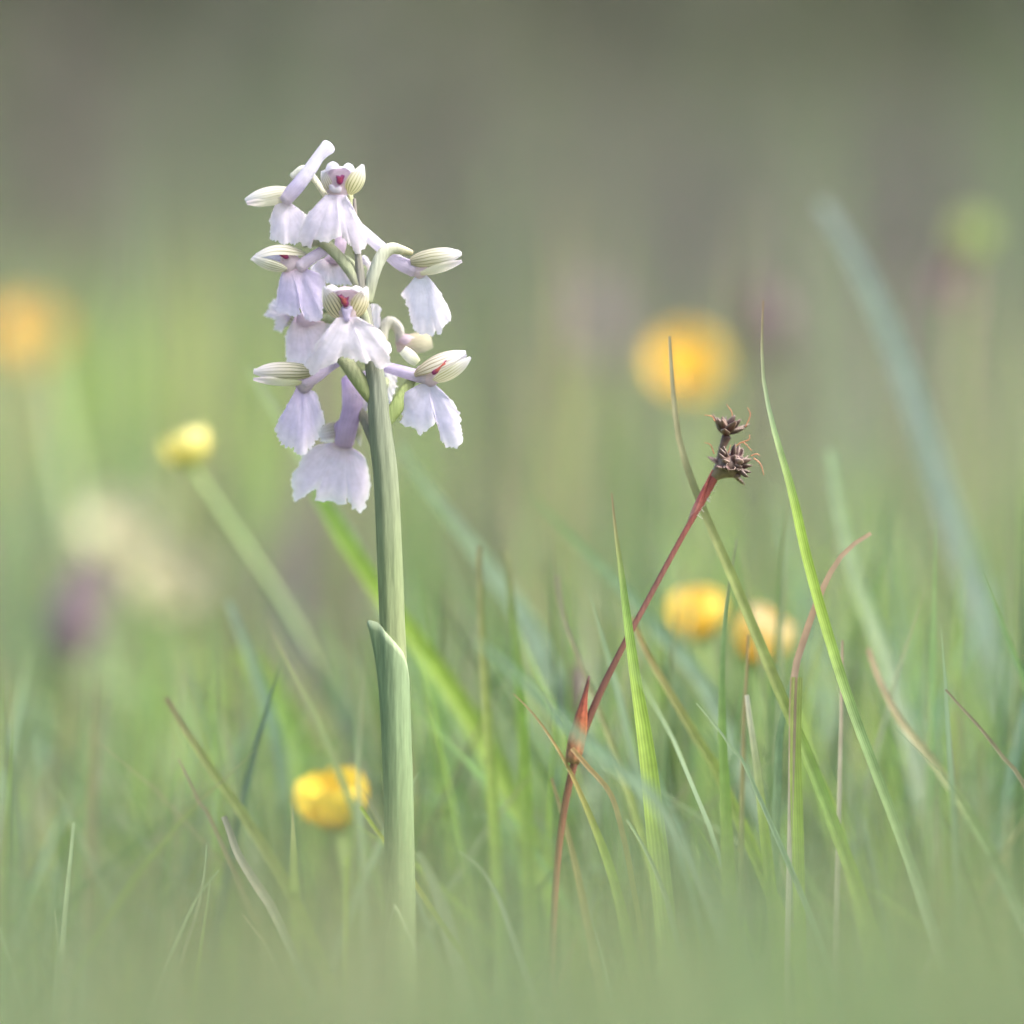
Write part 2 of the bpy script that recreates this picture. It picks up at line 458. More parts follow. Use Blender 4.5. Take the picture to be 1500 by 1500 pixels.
STEM = [(519, 292, 2.5), (523, 360, 4.5), (530, 420, 7.5), (541, 500, 10.5), (551, 560, 14), (558, 640, 17), (565, 700, 18), (570, 800, 18.5),
        (574, 900, 18.5), (578, 1000, 18.8), (583, 1150, 19.2), (586, 1300, 19.3), (587, 1400, 19), (587, 1660, 18)]
tube('stem', [P((x, y)) for x, y, r in STEM], [r * K for x, y, r in STEM],
     [srgb(150, 144, 138), srgb(132, 138, 124), STG, srgb(148, 156, 112), srgb(140, 156, 114), STG], M_STEM, orchid, ORG,
     nside=64, n=160, ridges=7, ridge_amp=0.028)

def stem_at(y):
    ys = [s[1] for s in STEM]
    return float(np.interp(y, ys, [s[0] for s in STEM])), float(np.interp(y, ys, [s[2] for s in STEM]))

def sheath(name, ths, tops, ybot, grow, flare_th, flare, cols, seed):
    nth, nv = 72, 40
    verts, uvs, cs = [], [], []
    for j in range(nv):
        v = j / (nv - 1)
        for i in range(nth):
            th = ths[0] + (ths[-1] - ths[0]) * i / (nth - 1)
            top = float(np.interp(th, ths, tops))
            y = ybot + (top - ybot) * v
            cx, r = stem_at(y)
            lap = 0.06 * (th - ths[0]) / (ths[-1] - ths[0])
            rr = r * (1 + grow + lap) * (1 + flare * math.exp(-((th - flare_th) / 14) ** 2) * v ** 9)
            rr *= 1 + 0.012 * math.cos(11 * R(th))
            q = P((cx, y)) + Vector((math.sin(R(th)), -math.cos(R(th)), 0)) * rr * K
            verts.append(q); uvs.append((i / (nth - 1), v))
            edge = min(1, (1 - v) * 30) if v > 0.9 else 1
            cs.append(lerpc([srgb(172, 188, 152), lerpc(cols, v)], edge))
    o = mesh_obj(name, verts, grid_faces(nth, nv), M_STEM, orchid, cs, uvs, ORG, thick=2.2 * K)
    return o
o = sheath('sheath_leaf', [-200, -120, -92, -82, -70, -45, 0, 45, 90, 160, 190], [1040, 950, 922, 908, 910, 920, 936, 956, 992, 1040, 1060], 1460, 0.055, -84, 0.85,
       [srgb(140, 160, 116), srgb(134, 156, 114), srgb(130, 150, 116)], 1)
o['label'] = 'upper sheath leaf with its pale tip curling off the stem'
sheath('sheath_leaf', [-160, -90, -50, -20, -5, 30, 90, 160], [1440, 1400, 1360, 1322, 1330, 1362, 1400, 1440], 1655, 0.13, -20, 0.04,
       [srgb(130, 156, 100), srgb(136, 160, 108), srgb(142, 166, 116)], 2)

def lip(parent, outline, d0, fold=10, curl=0, wr=2.0, k=5, lean=0.0, ctint=None, tint=LILAC, edge=WHITE, cren=1.2, seed=0, neckd=None, bulge=4):
    """fan from the neck (first and last outline points) to a crinkled margin"""
    r = np.random.RandomState(seed + 100)
    nu, nv = 220, 22
    B = catmull(outline, nu)
    Lp, Rp = B[0], B[-1]
    ctr = (Lp + Rp) / 2
    nt = np.gradient(B, axis=0); nt /= np.linalg.norm(nt, axis=1)[:, None] + 1e-9
    nn = np.stack([-nt[:, 1], nt[:, 0]], 1)
    cen = B.mean(0); nn *= np.sign(((B - cen) * nn).sum(1))[:, None]
    cr = (np.convolve(r.normal(0, 1, nu + 8), np.ones(3) / 3, 'same')[:nu] * 1.3 + np.convolve(r.normal(0, 1, nu + 20), np.ones(9) / 9, 'same')[:nu] * 1.6) * cren * 1.1 * np.clip(np.sin(np.linspace(0, math.pi, nu)) * 2.2 - 0.35, 0, 1)
    hw = max(1, np.abs(B[:, 0] - cen[0]).max()); ph = r.uniform(0, 6)
    hgt = max(1, np.ptp(B[:, 1]))
    verts, uvs, cs = [], [], []
    nd = d0 if neckd is None else neckd
    for j in range(nv):
        v = j / (nv - 1)
        for i in range(nu):
            u = i / (nu - 1)
            n0 = Lp * (1 - u) + Rp * u
            q = n0 * (1 - v) + B[i] * v + nn[i] * cr[i] * v ** 10
            lx = (q[0] - cen[0]) / hw; ly = (q[1] - ctr[1]) / hgt
            d = nd * (1 - v) + d0 * v + fold * lx * lx * (0.3 + 0.7 * v) + curl * ly * ly + lean * lx - bulge * math.sin(math.pi * v) \
                + 0.8 * wr * math.sin(u * 2 * math.pi * k + ph + 1.5 * v) * v ** 1.5 + 1.3 * math.sin(u * 75 + ph) * v ** 5 \
                + 1.6 * math.sin(lx * 7 + ly * 5 + ph) * math.sin(ly * 6 + 2 * ph) + (3.0 * math.exp(-(lx / 0.12) ** 2) * (1 - v))
            verts.append(P((q[0], q[1], d))); uvs.append((u, v))
            c = lerpc([ctint or tint, tint, tint, edge], v)
            e = 0.5 + 0.5 * math.sin(lx * 2.4 + ph)
            c = tuple(c[m] * (1 - 0.10 * e * v) + LILAC[m] * 0.10 * e * v for m in range(3))
            c = tuple(min(0.96, q * m2) for q, m2 in zip(c, (1.2, 1.12, 1.11)))
            cs.append(c)
    return mesh_obj('lip', verts, grid_faces(nu, nv), M_PETAL, parent, cs, uvs, ORG)

def blob(name, pts2, d, h, cols, mat, parent):
    """small solid with a traced outline, domed towards the front"""
    B = catmull(list(pts2) + [pts2[0]], 33)[:-1]; c = B.mean(0); n = len(B)
    verts, cs, faces = [], [], []
    for k, (s, z) in enumerate(((1.0, 0.7), (1.02, 0.0), (0.8, -0.55), (0.45, -0.9))):
        for b in B:
            q = c + (b - c) * s; verts.append(P((q[0], q[1], d + z * h))); cs.append(lerpc(cols, k / 3))
    faces = grid_faces(n, 4, True)
    verts.append(P((c[0], c[1], d - h))); cs.append(cols[-1])
    faces += [(3 * n + i, 3 * n + (i + 1) % n, 4 * n) for i in range(n)]
    faces.append(tuple(range(n))[::-1])
    return mesh_obj(name, verts, faces, mat, parent, cs, None, ORG)

def flower(throat_pts, d, h, cols=(PINKW,), label=None):
    """the body in the middle of a flower; lip, sepals, spur and ovary are its children"""
    f = blob('flower', throat_pts, d, h, list(cols), M_PETAL, orchid)
    if label: f['label'] = label
    return f

def sep(f, base, tip, w, out, name='sepal', cols=None, vein=VEIN, **kw):
    cols = cols or [DULL, CREAM, WHITE]
    return sepal(name, P(base), P(tip), w * K, V(*out), M_SEPAL, f, ORG, vein=vein, cols=cols, **kw)

def spur(f, pts, rad, cols=(LILAC, WHITE)):
    return tube('spur', [P(p) for p in pts], [r * K for r in rad], list(cols), M_PETAL, f, ORG, nside=14)

def ovary(f, pts, rad, cols=(srgb(160, 172, 132), srgb(178, 180, 160))):
    return tube('ovary', [P(p) for p in pts], [r * K for r in rad], list(cols), M_STEM, f, ORG, nside=16, ridges=3, ridge_amp=0.07)

MAG = srgb(146, 48, 124); MAG2 = srgb(112, 30, 88); ORNG = srgb(170, 84, 84)
HOODP = (0.35, 0.85, 1.0, 0.9, 0.35)

# front flower in the middle of the spike
SHIFT = -34.0
f = flower([(492, 458), (490, 440), (494, 424), (507, 420), (522, 426), (525, 444), (522, 462), (508, 474)], 9, 8, (srgb(226, 206, 216), PINKW, srgb(232, 214, 222)),
           'middle front flower facing the lens with a magenta throat')
sep(f, (500, 467, 10), (473, 420, 6), 30, (-0.55, 0.1, -1), cup=0.35, arch=5 * K, prof=(0.35, 0.9, 1.05, 0.95, 0.6, 0.15), nv=18, nu=13, vein=srgb(92, 84, 40), cols=[srgb(240, 232, 196), srgb(240, 234, 204), WHITE])
sep(f, (517, 466, 10), (538, 420, 6), 28, (0.55, 0.1, -1), cup=0.35, arch=5 * K, prof=(0.35, 0.9, 1.05, 0.95, 0.6, 0.15), nv=18, nu=13, vein=srgb(150, 144, 50), cols=[srgb(240, 232, 190), srgb(240, 234, 204), WHITE])
sep(f, (507, 452, 34), (506, 421, -14), 58, (0, -1, -0.3), cup=0.35, arch=9 * K, prof=(0.6, 1.0, 0.95, 0.6), cols=[WHITE, WHITE], vein=WHITE)
sep(f, (500, 445, 24), (481, 418, -4), 22, (-0.5, -1, -0.4), name='petal', cup=0.3, arch=4 * K, prof=(0.5, 0.9, 1, 0.6), cols=[WHITE, WHITE], vein=WHITE)
sep(f, (514, 445, 24), (527, 420, -4), 24, (0.5, -1, -0.4), name='petal', cup=0.3, arch=4 * K, prof=(0.5, 0.9, 1, 0.6), cols=[WHITE, WHITE], vein=WHITE)
blob('column', crop(420, 380, 7.5, [(600, 378), (580, 395), (552, 392), (585, 428), (600, 480), (645, 525), (682, 490), (672, 450), (685, 408), (640, 418)]), -3, 4, [MAG2, MAG, ORNG], M_MARK, f)
blob('throat_lobe', crop(420, 380, 7.5, [(595, 540), (620, 520), (645, 540), (690, 515), (725, 530), (700, 600), (690, 670), (650, 690), (625, 640)]), 0, 3, [srgb(206, 196, 226), srgb(222, 214, 238)], M_PETAL, f)
lip(f, crop(420, 380, 7.5, [(548, 640), (450, 760), (350, 900), (305, 990), (300, 1040), (200, 1130), (195, 1170), (270, 1250), (310, 1255), (360, 1215), (440, 1195),
     (530, 1140), (600, 1070), (650, 1058), (760, 1110), (878, 1140), (886, 1098), (940, 1140), (1040, 1205), (1120, 1160), (1150, 1090), (1120, 910), (1000, 760), (900, 700), (775, 630)]),
    -6, fold=16, curl=6, wr=2.2, k=5, tint=srgb(222, 222, 238), ctint=srgb(224, 220, 236), seed=4, neckd=2, cren=1.5)
spur(f, [(508, 450, 26), (512, 448, 34), (514, 440, 40)], (8, 8, 6))
ovary(f, [(512, 436, 26), (524, 440, 22), (534, 462, 24), (540, 492, 30)], (5, 6, 6, 6))
SHIFT = 0.0

# front flower at the top
SHIFT = -22.0
f = flower([(480, 283), (478, 262), (486, 248), (500, 244), (512, 252), (514, 272), (508, 286), (494, 291)], 10, 7, (srgb(222, 206, 222), PINKW, srgb(232, 216, 226)),
           'top front flower facing the lens with a magenta throat')
sep(f, (512, 285, 10), (532, 241, 4), 28, (0.55, 0.15, -1), cup=0.4, arch=6 * K, prof=(0.35, 0.9, 1.05, 0.95, 0.6, 0.15), nv=18, nu=13, vein=srgb(160, 158, 54), cols=[srgb(240, 236, 184), srgb(240, 236, 204), WHITE])
sep(f, (486, 285, 12), (472, 250, 8), 19, (-0.7, 0.1, -1), cup=0.5, arch=5 * K, prof=(0.4, 0.95, 1.0, 0.8, 0.4), vein=srgb(176, 140, 96), cols=[CREAM, CREAM, WHITE])
sep(f, (500, 268, 34), (497, 244, -12), 50, (0, -1, -0.3), cup=0.4, arch=8 * K, prof=(0.6, 1.0, 0.9, 0.6), cols=[WHITE, WHITE], vein=WHITE)
sep(f, (492, 262, 26), (483, 238, -4), 22, (-0.5, -1, -0.4), name='petal', cup=0.3, arch=4 * K, prof=(0.5, 0.9, 1, 0.5), cols=[WHITE, WHITE], vein=WHITE)
sep(f, (508, 262, 26), (514, 240, -4), 20, (0.5, -1, -0.4), name='petal', cup=0.3, arch=3 * K, prof=(0.5, 0.9, 1, 0.5), cols=[WHITE, WHITE], vein=WHITE)
blob('column', crop(330, 190, 7.5, [(1215, 505), (1250, 505), (1262, 515), (1275, 495), (1310, 505), (1300, 545), (1285, 590), (1255, 605), (1225, 580), (1222, 540)]), -2, 4, [MAG2, MAG, srgb(164, 62, 96)], M_MARK, f)
blob('throat_lobe', crop(330, 190, 7.5, [(1140, 610), (1180, 600), (1215, 640), (1240, 615), (1280, 640), (1260, 690), (1190, 690), (1150, 660)]), 1, 3, [srgb(226, 216, 234), WHITE], M_PETAL, f)
lip(f, crop(330, 190, 7.5, [(1105, 715), (1000, 820), (900, 940), (830, 1080), (798, 1225), (890, 1285), (950, 1260), (985, 1210), (1060, 1240), (1110, 1240), (1200, 1200), (1262, 1150),
     (1285, 1190), (1385, 1280), (1425, 1350), (1475, 1370), (1535, 1280), (1525, 1150), (1475, 1000), (1405, 850), (1325, 715)]),
    -2, fold=18, curl=8, wr=3, k=4, tint=srgb(218, 216, 236), seed=5, neckd=6)
ovary(f, [(513, 286, 40), (517, 320, 40), (522, 360, 30)], (4, 3.5, 4), (srgb(196, 202, 160), srgb(150, 168, 118)))
spur(f, [(500, 262, 30), (505, 266, 52), (506, 280, 62)], (7, 6, 5))
SHIFT = 0.0

# top left flower, seen from the side and behind
f = flower([(402, 292), (404, 282), (416, 276), (430, 280), (428, 296), (414, 300)], 12, 8, (PINKW, WHITE), 'topmost left flower seen from the side with its spur pointing up')
sep(f, (430, 277, 4), (358, 290, 2), 24, (-0.1, -0.7, -1), cup=0.6, arch=8 * K, prof=(0.35, 0.75, 0.95, 0.95, 0.7, 0.15), nv=18, cols=[DULL, CREAM, WHITE], vein=srgb(196, 192, 168), recurve=3 * K)
sep(f, (428, 282, 20), (360, 296, 18), 30, (-0.1, -0.8, 1), cup=0.6, arch=6 * K, prof=(0.35, 0.75, 0.95, 0.9, 0.7, 0.1), cols=[DULL, CREAM, WHITE], vein=srgb(196, 192, 168))
sep(f, (418, 293, 2), (362, 299, -4), 15, (0, 0.8, -0.9), name='petal', cup=0.4, arch=3 * K, prof=(0.4, 0.8, 0.7, 1.0, 0.4), wob=2 * K, cols=[CREAM, CREAM, PINKW], vein=CREAM)
spur(f, [(418, 292, 4), (436, 272, 2), (455, 247, 4), (468, 228, 6), (481, 215, 8)], (11, 11, 10, 9, 11.5), (srgb(224, 214, 232), srgb(218, 210, 236), WHITE, WHITE, WHITE))
blob('column', crop(330, 190, 7.5, [(525, 712), (540, 706), (556, 722), (540, 740)]), 2, 2, [MAG2, MAG], M_MARK, f)
ovary(f, [(428, 258, 18), (446, 247, 14), (460, 262, 18), (476, 286, 16), (505, 330, 10), (522, 370, 4)], (4.5, 5.5, 5, 4.5, 4.5, 5), (CREAM, srgb(222, 222, 196), srgb(190, 180, 140), srgb(170, 176, 130)))
lip(f, crop(330, 190, 7.5, [(570, 775), (515, 900), (490, 1000), (488, 1100), (505, 1205), (600, 1245), (700, 1255), (800, 1240), (870, 1150), (895, 1040), (892, 945), (810, 870), (710, 795)]),
    16, fold=22, lean=14, curl=-4, wr=2.5, k=3, tint=srgb(224, 222, 240), seed=6, neckd=8)

# left flower, hood opening towards the lens
f = flower([(410, 386), (414, 370), (428, 372), (440, 380), (438, 392), (424, 400), (414, 398)], 8, 7, (srgb(226, 210, 222), PINKW), 'left flower with a broad veined hood over a magenta throat')
sep(f, (449, 371, 10), (367, 375, 0), 30, (0, -1, -0.2), cup=0.8, arch=15 * K, prof=(0.3, 0.85, 1.05, 1.0, 0.75, 0.2), recurve=4 * K, vein=srgb(150, 150, 108), cols=[DULL, CREAM, WHITE], nv=18)
sep(f, (420, 396, 4), (369, 379, -4), 22, (0.1, 0.9, -0.8), cup=0.5, arch=6 * K, prof=(0.35, 0.9, 1.0, 0.8, 0.4), vein=VEIN, cols=[CREAM, CREAM, WHITE])
sep(f, (436, 378, 26), (374, 372, 18), 34, (0, -0.4, 1), cup=0.5, arch=5 * K, cols=[LILAC, LILAC, WHITE], vein=srgb(190, 176, 206))
blob('column', crop(340, 330, 7.5, [(505, 318), (525, 292), (560, 296), (600, 320), (622, 345), (612, 368), (575, 368), (540, 345)]), -3, 4, [MAG2, MAG, srgb(150, 48, 96)], M_MARK, f)
spur(f, [(440, 390, 8), (456, 378, 8), (476, 366, 12)], (10, 8.5, 8), (srgb(236, 226, 240), srgb(234, 222, 240)))
ovary(f, [(446, 358, 6), (470, 355, 4), (492, 372, 3), (512, 396, 2), (529, 425, 0)], (5, 7.5, 8, 8, 7), (srgb(164, 164, 150), srgb(158, 162, 136), srgb(160, 168, 138), srgb(160, 160, 140)))
lip(f, crop(340, 330, 7.5, [(565, 490), (525, 580), (500, 700), (482, 850), (490, 945), (560, 965), (630, 985), (700, 1000), (745, 960), (738, 890), (768, 960), (790, 1020), (850, 1055), (940, 1050), (990, 1000),
     (1005, 900), (1010, 800), (1030, 680), (1000, 560), (900, 505), (770, 465)]), 6, fold=14, curl=6, wr=2.5, k=5, tint=srgb(208, 202, 234), ctint=srgb(222, 206, 228), edge=srgb(226, 224, 242), seed=7, neckd=6)

# right upper flower, hood pointing right
f = flower([(598, 392), (600, 380), (612, 374), (624, 384), (626, 400), (612, 408)], 14, 8, (PINKW, PINKW), 'upper right flower on an arched stalk with its hood pointing right')
sep(f, (601, 382, 4), (676, 370, 2), 28, (0, -0.25, -1), cup=0.7, arch=9 * K, prof=(0.45, 0.85, 0.95, 0.95, 0.75, 0.2), nv=18, recurve=3 * K, vein=srgb(150, 148, 112), cols=[srgb(196, 192, 170), srgb(214, 212, 194), WHITE])
sep(f, (602, 380, 14), (672, 366, 14), 36, (0.05, -1, 0.2), cup=0.6, arch=4 * K, prof=(0.4, 0.8, 0.95, 0.95, 0.75, 0.15), vein=srgb(190, 188, 160), cols=[CREAM, CREAM, WHITE])
sep(f, (616, 402, 6), (677, 383, 0), 18, (0.2, 0.8, -0.9), name='petal', cup=0.4, arch=3 * K, prof=(0.4, 0.9, 1.0, 0.8, 0.3), vein=CREAM, cols=[srgb(232, 230, 204), CREAM, srgb(238, 226, 240)])
spur(f, [(606, 394, 16), (584, 384, 20), (560, 364, 24), (538, 345, 28), (524, 334, 30)], (12, 10.5, 9, 9, 9.5), (srgb(228, 218, 236), srgb(226, 220, 238), WHITE, WHITE))
ovary(f, [(603, 370, 6), (588, 366, 4), (572, 364, 2), (558, 376, 0), (547, 402, 0), (537, 440, 2)], (4, 7, 9, 9.5, 9, 9), (srgb(188, 180, 150), srgb(204, 206, 186), srgb(196, 200, 184), srgb(170, 174, 158), srgb(164, 172, 142)))
lip(f, crop(500, 330, 7.5, [(805, 570), (740, 650), (672, 740), (678, 800), (715, 830), (730, 920), (770, 1050), (790, 1120), (840, 1180), (930, 1200), (1010, 1190), (1042, 1160), (1080, 1195), (1150, 1090),
     (1203, 1010), (1190, 940), (1120, 780), (1020, 640), (935, 545)]), 22, fold=16, lean=-4, curl=4, wr=3, k=3, tint=srgb(220, 222, 240), seed=8, neckd=16)

# right lower flower, open towards the lens
f = flower([(612, 552), (610, 540), (622, 534), (636, 545), (642, 560), (628, 566)], 4, 7, (srgb(226, 212, 230), PINKW), 'lower right flower with its striped hood open wide')
sep(f, (606, 546, 2), (682, 514, -8), 38, (-0.45, -1, -0.6), cup=0.6, arch=10 * K, prof=(0.35, 0.8, 1.0, 1.0, 0.75, 0.2), vein=srgb(150, 132, 92), cols=[srgb(206, 196, 170), CREAM, WHITE], nv=18)
sep(f, (636, 560, 2), (690, 524, -4), 30, (0.5, 0.9, -0.7), cup=0.4, arch=8 * K, prof=(0.4, 0.9, 1.0, 0.95, 0.7, 0.2), vein=VEIN_Y, cols=[CREAM, CREAM, WHITE], nv=18)
sep(f, (622, 554, 22), (684, 520, 16), 34, (0, 0, 1), cup=0.4, arch=5 * K, cols=[srgb(236, 222, 208), srgb(236, 230, 214), srgb(228, 220, 234)], vein=srgb(216, 208, 170))
sep(f, (612, 532, 10), (590, 512, 8), 18, (-0.6, -0.6, -0.6), name='petal', cup=0.4, arch=2 * K, prof=(0.7, 1, 1, 0.8), cols=[srgb(190, 196, 150), CREAM, CREAM], vein=CREAM)
blob('column', crop(500, 480, 6.818, [(905, 440), (925, 420), (960, 400), (1010, 350), (1050, 315), (1085, 320), (1080, 350), (1030, 375), (990, 410), (965, 450), (930, 470), (908, 465)]), -17, 3, [MAG2, MAG, srgb(176, 92, 80)], M_MARK, f)
spur(f, [(622, 552, 6), (606, 549, 10), (585, 543, 16), (566, 538, 22)], (11, 9.5, 9, 8), (srgb(230, 220, 238), srgb(220, 210, 236), srgb(224, 216, 238)))
ovary(f, [(604, 556, 18), (594, 572, 12), (582, 594, 6), (566, 618, 4), (560, 636, 6)], (6, 9, 11, 9, 5), (srgb(150, 160, 112), srgb(150, 164, 108), srgb(154, 170, 112), srgb(176, 186, 150)))
lip(f, crop(500, 480, 6.818, [(785, 560), (660, 630), (600, 670), (557, 740), (555, 830), (602, 885), (590, 950), (650, 1000), (720, 1020), (800, 1055), (880, 1010), (918, 960), (928, 912), (952, 960), (990, 1080),
     (1010, 1150), (1032, 1150), (1090, 1205), (1180, 1170), (1215, 1090), (1185, 960), (1180, 880), (1130, 770), (1050, 670), (935, 565)]), -4, fold=12, curl=8, wr=2.5, k=4, tint=srgb(208, 208, 234), edge=srgb(232, 232, 244), seed=9, neckd=2, cren=1.6)

# left lower flower, hood pointing left
f = flower([(432, 566), (438, 552), (452, 546), (462, 556), (456, 570), (444, 576)], 8, 7, (srgb(208, 196, 226), PINKW), 'lower left flower with a grey-green veined hood pointing left')
sep(f, (458, 543, 0), (371, 543, -2), 29, (0, -0.35, -1), cup=0.65, arch=9 * K, prof=(0.5, 0.85, 0.95, 0.95, 0.75, 0.2), recurve=3 * K, vein=srgb(118, 114, 84), cols=[srgb(184, 182, 152), srgb(212, 208, 196), srgb(232, 226, 234)], nv=18)
sep(f, (456, 544, 12), (372, 540, 10), 32, (0, -1, 0.2), cup=0.6, arch=3 * K, prof=(0.5, 0.85, 0.95, 0.9, 0.7, 0.1), vein=srgb(160, 158, 120), cols=[DULL, CREAM, WHITE])
sep(f, (444, 562, 2), (371, 556, -6), 17, (0, 0.8, -0.9), name='petal', cup=0.4, arch=3 * K, prof=(0.4, 0.9, 1, 0.85, 0.3), cols=[srgb(222, 222, 176), CREAM, srgb(236, 220, 240)], vein=CREAM)
spur(f, [(446, 562, 8), (464, 551, 10), (484, 536, 16), (498, 528, 22)], (10, 9, 8, 7), (srgb(232, 220, 240), srgb(234, 220, 242), srgb(234, 220, 242)))
ovary(f, [(490, 516, 8), (506, 530, 4), (522, 552, 1), (540, 578, 0), (548, 592, 4)], (7, 10.5, 11.5, 10, 6), (srgb(150, 158, 122), srgb(158, 164, 132), srgb(154, 164, 116), srgb(150, 156, 112)))
lip(f, crop(340, 480, 6.818, [(640, 600), (590, 700), (520, 830), (450, 960), (430, 1040), (450, 1110), (510, 1170), (550, 1205), (602, 1200), (650, 1270), (700, 1270), (760, 1220), (830, 1150), (880, 1040),
     (915, 930), (905, 850), (880, 770), (862, 700), (830, 640), (745, 612)]), 12, fold=18, lean=6, curl=6, wr=3, k=4, tint=srgb(210, 204, 234), ctint=srgb(202, 188, 224), seed=10, neckd=8, cren=1.8)

# lowest flower, turned away behind the stem
f = flower([(492, 640), (490, 622), (504, 612), (518, 622), (518, 642), (504, 654)], 66, 8, (srgb(212, 190, 220), srgb(222, 206, 226)), 'lowest flower turned away from the lens with a thick purple spur')
spur(f, [(504, 648, 56), (509, 626, 50), (515, 600, 48), (516, 576, 52), (510, 556, 58)], (15, 15, 15, 16, 11), (srgb(214, 196, 222), srgb(218, 200, 230), srgb(214, 196, 230), srgb(234, 220, 242), srgb(218, 200, 234)))
sep(f, (502, 626, 74), (464, 634, 80), 26, (-0.2, -0.4, -1), cup=0.6, arch=5 * K, prof=(0.6, 0.95, 1, 0.85, 0.5), vein=srgb(150, 140, 108), cols=[srgb(178, 168, 142), srgb(214, 204, 204), WHITE])
sep(f, (498, 640, 78), (468, 646, 84), 14, (0, 0.6, -1), cup=0.4, arch=2 * K, cols=[srgb(190, 186, 130), CREAM, WHITE], vein=CREAM)
sep(f, (520, 612, 74), (528, 654, 82), 15, (0.6, 0, -1), cup=0.5, arch=3 * K, cols=[srgb(206, 196, 206), srgb(156, 156, 122), CREAM], vein=srgb(130, 130, 90))
ovary(f, [(506, 606, 74), (520, 600, 62), (532, 610, 44), (542, 634, 24), (551, 660, 6)], (6, 8, 8, 7, 6), (srgb(206, 196, 196), srgb(160, 156, 140), srgb(146, 144, 130), srgb(150, 160, 124)))
lip(f, crop(400, 560, 6.818, [(590, 600), (400, 640), (285, 750), (240, 830), (192, 960), (190, 1060), (208, 1175), (285, 1160), (412, 1070), (430, 1110), (405, 1180), (440, 1200), (550, 1180), (620, 1215), (720, 1225), (742, 1160),
     (780, 1220), (830, 1280), (885, 1305), (930, 1200), (960, 1100), (960, 950), (940, 800), (890, 720), (790, 650)]), 52, fold=20, curl=-8, wr=4, k=4, tint=srgb(218, 212, 236), ctint=srgb(214, 196, 222), edge=srgb(238, 236, 246), seed=11, neckd=58)

# flowers on the far side of the spike
f = flower([(432, 470), (440, 458), (456, 460), (462, 474), (448, 482)], 50, 8, (srgb(222, 206, 226), PINKW), 'half hidden flower behind the middle of the spike on its left')
lip(f, crop(340, 330, 7.5, [(690, 1000), (610, 1150), (580, 1300), (588, 1430), (602, 1510), (680, 1560), (800, 1540), (920, 1400), (1020, 1280), (1100, 1095), (1000, 1052), (860, 1040)]),
    44, fold=16, curl=6, wr=3, k=3, tint=srgb(226, 216, 236), ctint=srgb(210, 194, 220), edge=WHITE, seed=12, neckd=48)
ovary(f, [(452, 466, 54), (490, 470, 50), (520, 490, 34), (538, 510, 10)], (6, 6, 6, 6))
sep(f, (446, 470, 60), (404, 452, 74), 28, (-0.2, -0.5, 1), cup=0.6, arch=4 * K)
f = flower([(412, 470), (418, 460), (428, 460), (430, 470), (420, 478)], 78, 6, (LILAC, LILAC), 'small pale flower edge peeping out at the far left of the spike')
lip(f, crop(340, 330, 7.5, [(560, 940), (470, 810), (395, 895), (370, 1000), (440, 1015), (472, 1080), (450, 1150), (495, 1145), (540, 1170), (600, 1080), (645, 1010)]), 66, fold=8, curl=4, wr=3, k=4, tint=srgb(226, 222, 240), seed=13, neckd=70)
ovary(f, [(424, 466, 78), (470, 455, 66), (510, 450, 44), (534, 460, 10)], (5, 5, 5, 5))
f = flower([(474, 380), (482, 372), (492, 376), (490, 388), (480, 390)], 52, 6, (PINKW, PINKW), 'half hidden pinkish flower behind the upper left of the stem')
lip(f, crop(340, 330, 7.5, [(1040, 345), (930, 400), (860, 490), (930, 545), (1020, 610), (1110, 650), (1240, 665), (1330, 650), (1290, 540), (1120, 350)]), 46, fold=10, curl=4, wr=2.5, k=4, tint=srgb(234, 224, 238), seed=14, neckd=50)
ovary(f, [(484, 380, 54), (505, 378, 40), (524, 396, 16), (529, 420, 2)], (5, 5, 5, 5))
spur(f, [(490, 384, 50), (498, 362, 52), (500, 345, 54)], (9, 9, 9), (srgb(232, 214, 228), srgb(232, 218, 234)))
f = flower([(526, 384), (532, 374), (540, 380), (542, 392), (532, 398)], 50, 6, (WHITE, WHITE), 'half hidden white flower behind the stem under the arched stalk')
lip(f, crop(500, 330, 7.5, [(170, 350), (185, 500), (205, 640), (250, 660), (290, 570), (330, 470), (320, 420), (240, 350)]), 46, fold=6, curl=2, wr=2, k=2, tint=WHITE, seed=15, neckd=48)
ovary(f, [(534, 386, 54), (532, 404, 34), (533, 430, 4)], (5, 5, 5))
f = flower([(582, 498), (590, 490), (602, 492), (604, 504), (592, 510)], 66, 7, (srgb(234, 206, 214), PINKW), 'blurred flower on the far right of the spike, its hood turned away')
ovary(f, [(586, 500, 70), (584, 482, 66), (572, 471, 60), (562, 482, 54), (560, 505, 44), (552, 530, 14)], (6, 8, 8.5, 8, 7, 6), (srgb(214, 206, 206), srgb(206, 204, 190), srgb(196, 196, 176), srgb(190, 188, 190)))
sep(f, (580, 506, 64), (632, 496, 70), 34, (0, -0.5, -1), cup=0.6, arch=6 * K, prof=(0.5, 0.85, 1, 1, 0.7), cols=[srgb(226, 196, 206), srgb(206, 198, 176), srgb(200, 196, 172)], vein=srgb(190, 186, 158))
sep(f, (582, 498, 74), (628, 492, 78), 26, (0, -1, 0.2), cup=0.5, arch=3 * K, cols=[WHITE, WHITE, CREAM], vein=WHITE)
lip(f, crop(500, 330, 7.5, [(320, 860), (330, 1000), (345, 1130), (400, 1160), (430, 1090), (425, 1000), (440, 920), (400, 870)]), 48, fold=4, curl=2, wr=1.5, k=2, tint=WHITE, seed=16, neckd=50)
f = flower([(560, 552), (566, 546), (574, 550), (574, 560), (566, 562)], 56, 6, (WHITE, WHITE), 'white flower half hidden behind the stem at its lower right')
